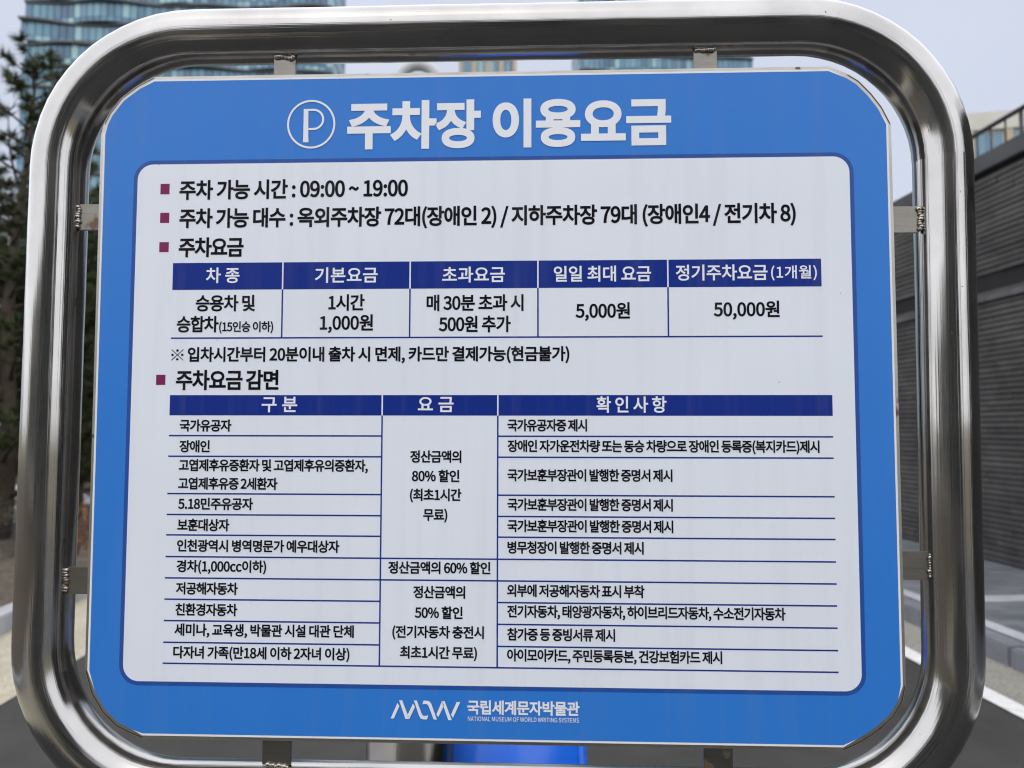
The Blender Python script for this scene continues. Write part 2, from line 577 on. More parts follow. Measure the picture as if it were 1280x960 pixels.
def pier_block(name, label, l0, l1, s0, depth, z1, parapet, bay, fh, pier_mat, zmin=0.0, turn=0.0):
    t = thing(name, label, 'building', road(l0, s0), RA + turn)
    l0, l1, s0 = 0.0, l1 - l0, 0.0
    bm = bmesh.new(); add_box(bm, l0, l1, s0, s0 + depth, 0, z1 - parapet); bm_obj('wall', bm, M['beige'], t)
    bm = bmesh.new(); add_box(bm, l0 - 0.3, l1 + 0.3, s0 - 0.35, s0 + depth, z1 - parapet + 0.01, z1); bm_obj('parapet', bm, M['beige'], t)
    n = max(2, int(round((l1 - l0) / bay)))
    for i in range(n + 1):
        x = l0 + (l1 - l0) * i / n
        bm = bmesh.new(); add_box(bm, x - 0.28, x + 0.28, s0 - 0.3, s0 - 0.002, zmin, z1 - parapet); bm_obj('pier', bm, pier_mat, t)
    z = z1 - parapet - fh
    while z > zmin:
        verts, faces = [], []
        for i in range(n):
            xa, xb = l0 + (l1 - l0) * i / n + 0.40, l0 + (l1 - l0) * (i + 1) / n - 0.40
            for q in range(3):
                a = xa + (xb - xa) * q / 3 + 0.04; c = xa + (xb - xa) * (q + 1) / 3 - 0.04
                b0 = len(verts)
                verts += [(a, s0 - 0.05, z + 0.7), (c, s0 - 0.05, z + 0.7), (c, s0 - 0.05, z + fh - 0.15), (a, s0 - 0.05, z + fh - 0.15)]
                faces.append((b0, b0 + 1, b0 + 2, b0 + 3))
        mesh_obj('window_row', verts, faces, M['win'], t)
        z -= fh
    return t
pier_block('office_building', 'beige panelled building with tan piers beyond the dark wall', 40.6, 72, 59, 4, 27.3, 1.45, 2.9, 3.4, M['beige_dark'], 8, math.radians(-16))
pier_block('tower_block', 'slim beige tower block with tan piers, glimpsed above the middle of the sign', -2.1, 6.7, 120, 14, 63.5, 2.2, 2.2, 3.2, M['beige_dark'], 6)

# unseen buildings added behind the viewer, shaped for what the steel mirrors
M['museum'] = rough_mat('unseen_museum_cladding', (0.20, 0.185, 0.16), (0.28, 0.26, 0.23), 0.6, 0.7, 0.1, 0.01)
M['annex'] = rough_mat('unseen_annex_render', (0.42, 0.40, 0.35), (0.52, 0.49, 0.43), 0.6, 0.8, 0.1, 0.01)
mus = thing('unseen_museum', 'unseen grey-brown museum building behind the viewer, added for its reflection in the steel frame', 'building', (EYE.x, EYE.y, 0), RA)
bm = bmesh.new(); add_box(bm, -5.5, 3.6, -20, -9, -0.1, 6.0); bm_obj('wall', bm, M['museum'], mus)
for i in range(3):  # window bands added to streak the reflection
    bm = bmesh.new(); add_box(bm, -4.6 + i * 2.8, -3.1 + i * 2.8, -8.99, -8.93, 0.6, 4.4); bm_obj('window', bm, M['mullion'], mus)
ann = thing('unseen_annex', 'unseen pale low annex behind the viewer, added as a light band for the steel to mirror', 'building', (EYE.x, EYE.y, 0), RA)
bm = bmesh.new(); add_box(bm, -30, -6.4, -22, -11, -0.1, 4.6); bm_obj('wall', bm, M['annex'], ann)
for i in range(6):
    bm = bmesh.new(); add_box(bm, -9.4 - i * 3.6, -7.6 - i * 3.6, -10.99, -10.93, 0.9, 3.4); bm_obj('window', bm, M['mullion'], ann)

# ------------------------------------------------------------------ trees and bed
M['needles'] = rough_mat('pine_needles', (0.020, 0.032, 0.010), (0.060, 0.078, 0.026), 2.5, 0.7, 0.0)
M['bark'] = rough_mat('pine_bark', (0.035, 0.027, 0.020), (0.085, 0.066, 0.048), 9, 0.95, 0.6, 0.02)
M['twig'] = rough_mat('dry_twig', (0.10, 0.07, 0.045), (0.20, 0.15, 0.10), 9, 0.95, 0.3, 0.01)
M['rust_leaves'] = rough_mat('dry_orange_leaves', (0.15, 0.055, 0.02), (0.33, 0.14, 0.05), 6, 0.85, 0.0)
M['stone'] = rough_mat('pale_stone', (0.42, 0.42, 0.41), (0.62, 0.62, 0.61), 5, 0.85, 0.4, 0.02)

def pine(label, l, s, h, spread, seed, bare_top=0.18, base=0.8, dens=1.0):
    r = np.random.default_rng(seed)
    root = thing('pine_tree', label, 'tree', road(l, s, 0.12), 0, 'pine trees along the left of the road')
    # trunk and limbs
    tv, tf, tu = [], [], []
    def add(path, rad, seg=8):
        v, f, _ = sweep(path, rad, seg)
        b = len(tv)
        tv.extend(v); tf.extend([tuple(i + b for i in q) for q in f])
    lean = r.normal(0, 0.03, 2)
    path = [(lean[0] * z + 0.05 * math.sin(z * 1.3), lean[1] * z + 0.05 * math.cos(z * 1.1), z) for z in np.linspace(-0.15, h, 12)]
    add(path, [0.13 * (1 - 0.93 * i / 11) for i in range(12)], 10)
    nb = int(34 * dens * h / 6)
    tips = []
    for k in range(nb):
        f = (k + r.random()) / nb
        z0 = base + (h - base) * f
        L = spread * (1 - f) ** 0.75 * r.uniform(0.55, 1.12) + 0.18
        a = k * 2.4 + r.normal(0, 0.35)
        up = r.uniform(0.02, 0.30) + 0.5 * f
        i = min(11, int(f * 11)); bx, by = path[i][0], path[i][1]
        pts = []
        for q in range(6):
            u = q / 5
            pts.append((bx + math.cos(a + 0.15 * u) * L * u, by + math.sin(a + 0.15 * u) * L * u, z0 + L * u * up + 0.12 * L * u * u))
        add(pts, [0.032 * (1 - f * 0.6) * (1 - 0.85 * q / 5) + 0.003 for q in range(6)], 5)
        for q in range(int(4 + L * 7)):
            u = r.uniform(0.25, 1.0) ** 0.8
            x = np.array([np.interp(u * 5, range(6), [p[c] for p in pts]) for c in range(3)])
            a2 = a + r.choice((-1, 1)) * r.uniform(0.4, 1.3)
            l2 = L * 0.34 * r.uniform(0.4, 1.1) * (1.15 - u * 0.6)
            e = x + np.array([math.cos(a2) * l2, math.sin(a2) * l2, l2 * r.uniform(0.05, 0.6)])
            add([tuple(x), tuple((x + e) / 2 + [0, 0, 0.02]), tuple(e)], [0.008, 0.006, 0.003], 4)
            for g in range(int(2 + l2 * 9)):
                tips.append((x + (e - x) * r.uniform(0.25, 1.05), e - x))
    mesh_obj('trunk', tv, tf, M['bark'], root, True)
    # needle tufts: thin blades fanned round each twig end
    nv, nf = [], []
    for c, d in tips:
        d = d / (np.linalg.norm(d) + 1e-9)
        nn = 18
        dirs = r.normal(0, 1, (nn, 3)) * 0.75 + d * 0.9 + np.array([0, 0, 0.25])
        dirs /= np.linalg.norm(dirs, axis=1, keepdims=True)
        side = np.cross(dirs, r.normal(0, 1, (nn, 3)))
        side /= np.linalg.norm(side, axis=1, keepdims=True) + 1e-9
        ln = r.uniform(0.09, 0.18, nn)
        for q in range(nn):
            b = len(nv)
            p0 = c + dirs[q] * 0.004
            nv += [p0 - side[q] * 0.007, p0 + side[q] * 0.007, c + dirs[q] * ln[q]]
            nf.append((b, b + 1, b + 2))
    mesh_obj('crown', nv, nf, M['needles'], root)
    return root

pine('tall dark green pine at the left picture edge, thin twigs reaching above its crown', -6.2, 10.4, 6.7, 1.8, 11, base=0.5, dens=1.9)
pine('dark pine close behind the left side of the sign frame', -5.95, 11.7, 5.0, 1.6, 12, base=0.5, dens=2.0)
pine('bushy pine further back between the left frame tube and the glass tower', -7.7, 14.6, 6.4, 2.1, 13, base=0.5, dens=1.9)
pine('low dark pine filling the lower gap beside the blue board', -8.6, 18.0, 5.6, 2.2, 14, base=0.4, dens=1.9)
pine('young pine at the outer left, its foot right behind the mesh fence', -6.9, 11.2, 5.2, 1.8, 15, base=0.4, dens=2.0)
pine('broad dark pine standing in the second row behind the leftmost trees', -11.0, 18.5, 7.2, 2.7, 16, dens=1.9)
pine('tall pine in the second row, right of the broad one', -10.3, 21.0, 7.0, 2.6, 17, dens=1.9)
pine('pine in the back row close to the foot of the glass tower', -12.6, 25.0, 7.2, 2.8, 18, dens=1.8)

def shrub(label, l, s, h, w, seed, mat, name='shrub', cat='shrub', group='low dry shrubs in the planting bed'):
    r = np.random.default_rng(seed)
    root = thing(name, label, cat, road(l, s, 0.12), 0, group)
    tv, tf, lv, lf = [], [], [], []
    for k in range(46):
        a = r.uniform(0, 2 * math.pi); t = r.uniform(0.1, 1.0)
        e = np.array([math.cos(a) * w * t * 0.5, math.sin(a) * w * t * 0.5, h * (1.05 - 0.5 * t * t) * r.uniform(0.75, 1.1)])
        mid = e * np.array([0.35, 0.35, 0.6])
        v, f, _ = sweep([(0.2 * e[0], 0.2 * e[1], -0.02), tuple(mid), tuple(e)], [0.006, 0.005, 0.002], 4)
        b = len(tv); tv.extend(v); tf.extend([tuple(i + b for i in q) for q in f])
        for q in range(34):
            u = r.uniform(0.25, 1.05)
            p = (mid * u * 2 if u < 0.5 else mid + (e - mid) * (u - 0.5) * 2) + r.normal(0, 0.022, 3)
            d1 = r.normal(0, 1, 3); d1 /= np.linalg.norm(d1); d2 = np.cross(d1, r.normal(0, 1, 3)); d2 /= np.linalg.norm(d2)
            sz = r.uniform(0.010, 0.022); b = len(lv)
            lv += [p - d1 * sz, p + d2 * sz * 0.55, p + d1 * sz, p - d2 * sz * 0.55]
            lf.append((b, b + 1, b + 2, b + 3))
    mesh_obj('stems', tv, tf, M['twig'], root)
    mesh_obj('foliage', lv, lf, mat, root)
    return root
shrub('rust orange dry shrub right behind the left kerb at the picture edge', -4.35, 6.75, 0.62, 0.75, 21, M['rust_leaves'])
shrub('rust orange dry shrub seen in the gap under the left frame bracket', -4.15, 8.1, 0.60, 0.8, 22, M['rust_leaves'])
shrub('bare brown shrub further back than the rust orange ones', -5.95, 9.6, 0.7, 0.8, 23, M['twig'])
shrub('yellowish dry grassy clump under the pines', -8.2, 13.5, 0.9, 1.6, 24, rough_mat('straw', (0.28, 0.21, 0.10), (0.42, 0.33, 0.18), 6, 0.9, 0.0))

def rock(label, l, s, r_, seed):
    rr = np.random.default_rng(seed)
    bm = bmesh.new()
    bmesh.ops.create_icosphere(bm, subdivisions=3, radius=1)
    ph = rr.uniform(0, 6, 6)
    for v in bm.verts:
        c = v.co
        k = 1 + 0.16 * math.sin(3 * c.x + ph[0]) + 0.14 * math.sin(4 * c.y + ph[1]) + 0.1 * math.sin(7 * c.z + ph[2] + 3 * c.x)
        v.co = Vector((c.x * k * r_, c.y * k * r_ * 0.8, c.z * k * r_ * 0.62))
    o = bm_obj('rock', bm, M['stone'], None, True)
    o.location = road(l, s, 0.12 + r_ * 0.3)
    return tag(o, label, 'rock', 'pale rocks in the planting bed')
rock('pale rock at the left edge under the pines, the larger one', -9.3, 16.2, 0.34, 31)
rock('pale low rock nearest the mesh fence at the left edge', -7.25, 12.4, 0.26, 32)
rock('pale rock seen in the gap between left tube and board', -7.15, 14.4, 0.30, 33)

# dark mesh fence behind the kerb on the left
M['wire'] = paint_mat('dark_green_wire', (0.03, 0.035, 0.035), 0.5)
fence = thing('mesh_fence', 'low dark wire mesh fence running behind the left kerb', 'fence', (EYE.x, EYE.y, 0.12), RA)
fl = -5.05
for s in (7.2, 9.0, 10.8, 12.6, 14.4, 16.2):
    tube_obj('post', [(fl, s, -0.05), (fl, s, 0.72)], 0.02, M['wire'], fence, 8)
fv, ff = [], []
def wire(a, b, r_=0.004):
    v, f, _ = sweep([a, b], r_, 4)
    k = len(fv); fv.extend(v); ff.extend([tuple(i + k for i in q) for q in f])
for z in np.arange(0.06, 0.70, 0.10):
    wire((fl, 7.2, z), (fl, 16.2, z))
for s in np.arange(7.25, 16.2, 0.06):
    wire((fl, s, 0.04), (fl, s, 0.69), 0.003)
mesh_obj('wire_mesh', fv, ff, M['wire'], fence)

# ------------------------------------------------------------------ things right behind the sign
def cam_xy(u, d):
    """ground point under the view ray through picture column u (1280 wide) at distance d"""
    a = math.atan((u - 640) / 950.0) - 0.0382
    k = d / math.cos(a)
    return EYE.x + k * math.sin(a), EYE.y + k * math.cos(a)

M['blue_plastic'] = paint_mat('glossy_blue_plastic', (0.014, 0.165, 0.88), 0.22, 0.5, 0.04)
M['kiosk_dark'] = paint_mat('dark_plastic', (0.02, 0.02, 0.022), 0.35)
bx, by = -0.020, 0.74
kiosk = thing('barrier_cabinet', 'glossy bright blue cabinet standing right behind the sign, seen under its bottom edge', 'cabinet', (bx, by, 0))
bm = bmesh.new()
add_box(bm, -0.150, 0.150, -0.12, 0.12, 0.06, 1.16)
for v in bm.verts:
    k = 1.0 + 0.30 * (1.16 - v.co.z)
    v.co.x *= k; v.co.y *= k
bmesh.ops.bevel(bm, geom=[e for e in bm.edges], offset=0.018, segments=3, affect='EDGES')
bm_obj('body', bm, M['blue_plastic'], kiosk, True)
bm = bmesh.new(); add_box(bm, -0.165, 0.165, -0.13, 0.13, 1.164, 1.20, 0.01); bm_obj('lid', bm, M['blue_plastic'], kiosk)
bm = bmesh.new(); add_box(bm, -0.23, 0.23, -0.19, 0.19, 0.0, 0.058, 0.008); bm_obj('base', bm, M['kiosk_dark'], kiosk)

px_, py_ = -0.178, 0.60
post = thing('steel_post', 'thick stainless steel post standing behind the sign, left of the blue cabinet', 'post', (px_, py_, 0))
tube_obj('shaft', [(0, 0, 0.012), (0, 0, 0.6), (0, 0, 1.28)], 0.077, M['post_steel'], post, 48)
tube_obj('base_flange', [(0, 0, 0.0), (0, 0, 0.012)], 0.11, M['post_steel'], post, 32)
bm = bmesh.new()
bmesh.ops.create_uvsphere(bm, u_segments=32, v_segments=16, radius=0.077)
for v in bm.verts:
    v.co.z = max(0, v.co.z) * 0.4
bmesh.ops.remove_doubles(bm, verts=bm.verts, dist=1e-5)
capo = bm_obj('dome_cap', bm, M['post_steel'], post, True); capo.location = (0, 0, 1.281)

# hooked lamp seen through the top gap
M['lamp_grey'] = paint_mat('light_grey_lamp_paint', (0.42, 0.44, 0.44), 0.4)
M['lamp_lens'] = paint_mat('milky_lens', (0.75, 0.76, 0.76), 0.3)
lp = road(-0.78, 8.0, 0)
lamp = thing('street_lamp', 'pale grey street lamp with a hooked arm, glimpsed between board and top tube', 'street lamp', (lp.x, lp.y, 0), RA)
arc = [(-0.02, 0, 0.0), (-0.02, 0, 5.2)] + [(0.19 - 0.21 * math.cos(math.radians(a)), 0, 5.28 + 0.21 * math.sin(math.radians(a))) for a in range(0, 181, 12)] + [(0.40, 0, 5.16)]
tube_obj('pole', arc, 0.06, M['lamp_grey'], lamp, 20)
tube_obj('lamp_head', [(0.40, 0, 5.17), (0.40, 0, 5.1), (0.40, 0, 4.98)], [0.07, 0.15, 0.17], M['lamp_grey'], lamp, 28)
tube_obj('lens', [(0.40, 0, 4.978), (0.40, 0, 4.93)], [0.16, 0.11], M['lamp_lens'], lamp, 28)

# ------------------------------------------------------------------ the sign
SZ = 1.6111
sign = thing('parking_fee_sign', 'blue and white parking fee board with Korean text held in a round-cornered stainless tube frame', 'sign', (0, 0, SZ))
AX = 0.015                                                # tube axis lies a little behind the face
def corner(cx, cz, r, a0, n=14):
    return [(cx + r * math.cos(math.radians(a0 + 90 * k / n)), AX, cz + r * math.sin(math.radians(a0 + 90 * k / n))) for k in range(n + 1)]
xl, xr, zt, zb, R = -0.4664, 0.4702, 0.4120, -0.3810, 0.1465
path = corner(xr + 0.0014 - R, zt - R, R, 0) + corner(xl + R, zt - R, R, 90) + corner(xl + R, zb + R, R, 180) + corner(xr - 0.0034 - R, zb + R, R, 270)
dense = []
for i, p in enumerate(path):
    q = path[(i + 1) % len(path)]
    d = math.dist(p, q); k = max(1, int(d / 0.02))
    for j in range(k):
        dense.append(tuple(p[c] + (q[c] - p[c]) * j / k for c in range(3)))
# bent steel is never quite true: tiny waves along the pipe
rad = [0.0281 + 0.00010 * math.sin(i * 0.61) + 0.00008 * math.sin(i * 1.7 + 1) for i in range(len(dense))]
tube_obj('tube_frame', dense, rad, M['steel'], sign, 64, closed=True)
for x in (-0.28, 0.28):
    leg = tube_obj('leg', [(x, AX, -0.405), (x, AX, -SZ + 0.012)], 0.0281, M['steel'], sign, 40)
    bm = bmesh.new(); add_box(bm, x - 0.09, x + 0.09, AX - 0.09, AX + 0.09, -SZ, -SZ + 0.012, 0.003); bm_obj('foot_plate', bm, M['plain_steel'], leg)

outline = [(-0.4087, 0.3003), (-0.4063, 0.3107), (-0.4014, 0.3211), (-0.3897, 0.3367), (-0.3726, 0.3495), (-0.3572, 0.3573),
           (0.3515, 0.3567), (0.3691, 0.3491), (0.3791, 0.3426), (0.3909, 0.3298), (0.4006, 0.3162), (0.4083, 0.3001),
           (0.4077, -0.2633), (0.4046, -0.2775), (0.3962, -0.2911), (0.3812, -0.3044), (0.3655, -0.3146), (0.3507, -0.3213),
           (-0.3499, -0.3214), (-0.3608, -0.3177), (-0.3751, -0.3111), (-0.3891, -0.2983), (-0.4002, -0.2811), (-0.4071, -0.2596)]
white_o = list(outline)
for i, (dx, dz) in {0: (-1, 0), 23: (-1, 0), 11: (1, 0), 12: (1, 0), 5: (0, 1), 6: (0, 1), 17: (0, -1), 18: (0, -1)}.items():
    white_o[i] = (outline[i][0] + dx * 0.0021, outline[i][1] + dz * 0.0021)
rim_o = outset(outline, 0.0062)
plate('backing_tray', rim_o, 0.0025, 0.022, M['plain_steel'], sign)
seam = outset(outline, 0.0047)
def seam_strip(i0, i1):
    a = seam[i0:i1]; b_ = outset(seam, 0.0008)[i0:i1]
    return [a + b_[::-1]]
M['seam'] = rough_mat('dirty_seam', (0.03, 0.022, 0.015), (0.09, 0.06, 0.03), 60, 0.8, 0)
tray = sign.children[-1]
for i0, i1 in ((1, 6), (7, 12), (12, 18), (18, 24)):
    sheet('corner_seam', seam_strip(i0, i1), 0.0022, M['seam'], tray)
face = plate('face_board', white_o, 0.0, 0.0022, M['white_edge'], sign)
sheet('blue_print', [outline], -0.00012, M['blue'], face)
WX0, WX1, WZ0, WZ1 = -0.3719, 0.3701, -0.2695, 0.2669
sheet('border_print', [rrect(WX0 - 0.0042, WX1 + 0.0042, WZ0 - 0.0042, WZ1 + 0.0042, 0.0205)], -0.00024, M['blue_dark'], face)
sheet('white_field', [rrect(WX0, WX1, WZ0, WZ1, 0.0165)], -0.00036, M['white'], face)

# tables
a0, a1, a2 = 0.1611, 0.1326, 0.0818
D = [-0.2143, -0.0806, 0.0518, 0.1847]
t1l, t1r = -0.3313, 0.3395
YT = -0.00048
sheet('table_header', [rect(t1l, t1r, a1, a0)], YT, M['navy'], face)
h0, h1 = 0.0223, 0.0013
t2l, t2r, c1, c2 = -0.3307, 0.3477, -0.1082, 0.0108
sheet('table_header', [rect(t2l, t2r, h1, h0)], YT, M['navy'], face)
sheet('header_divider', [rect(x - 0.0007, x + 0.0007, a1, a0) for x in D] + [rect(x - 0.0007, x + 0.0007, h1, h0) for x in (c1, c2)], -0.00056, M['white_ink'], face)
w2 = 0.00078
rows = [-0.0197, -0.0410, -0.0794, -0.1008, -0.1216, -0.1437, -0.1653, -0.1868, -0.2084, -0.2302, -0.2512]
V = [rect(x - w2, x + w2, a2 + w2, a1) for x in D] + [rect(t1l, t1r, a2 - w2, a2 + w2)]
sheet('table_rules', V, YT, M['navy'], face)
V = []
for i, y in enumerate(rows):
    V.append(rect(t2l, c1 - w2, y - w2, y + w2))
    V.append(rect(c2 + w2, t2r, y - w2, y + w2))
    if i in (5, 6, 10):
        V.append(rect(c1 + w2, c2 - w2, y - w2, y + w2))
V += [rect(x - w2, x + w2, rows[-1] - w2, h1) for x in (c1, c2)]
sheet('table_rules', V, YT, M['navy'], face)
for x0, z1_, x1, z0_ in ((-.347, .2459, -.3372, .2346), (-.3465, .2149, -.3367, .2039), (-.3465, .1835, -.3364, .1728), (-.3459, .0435, -.336, .0329)):
    sheet('bullet', [rect(x0, x1, z0_, z1_)], YT, M['maroon'], face)

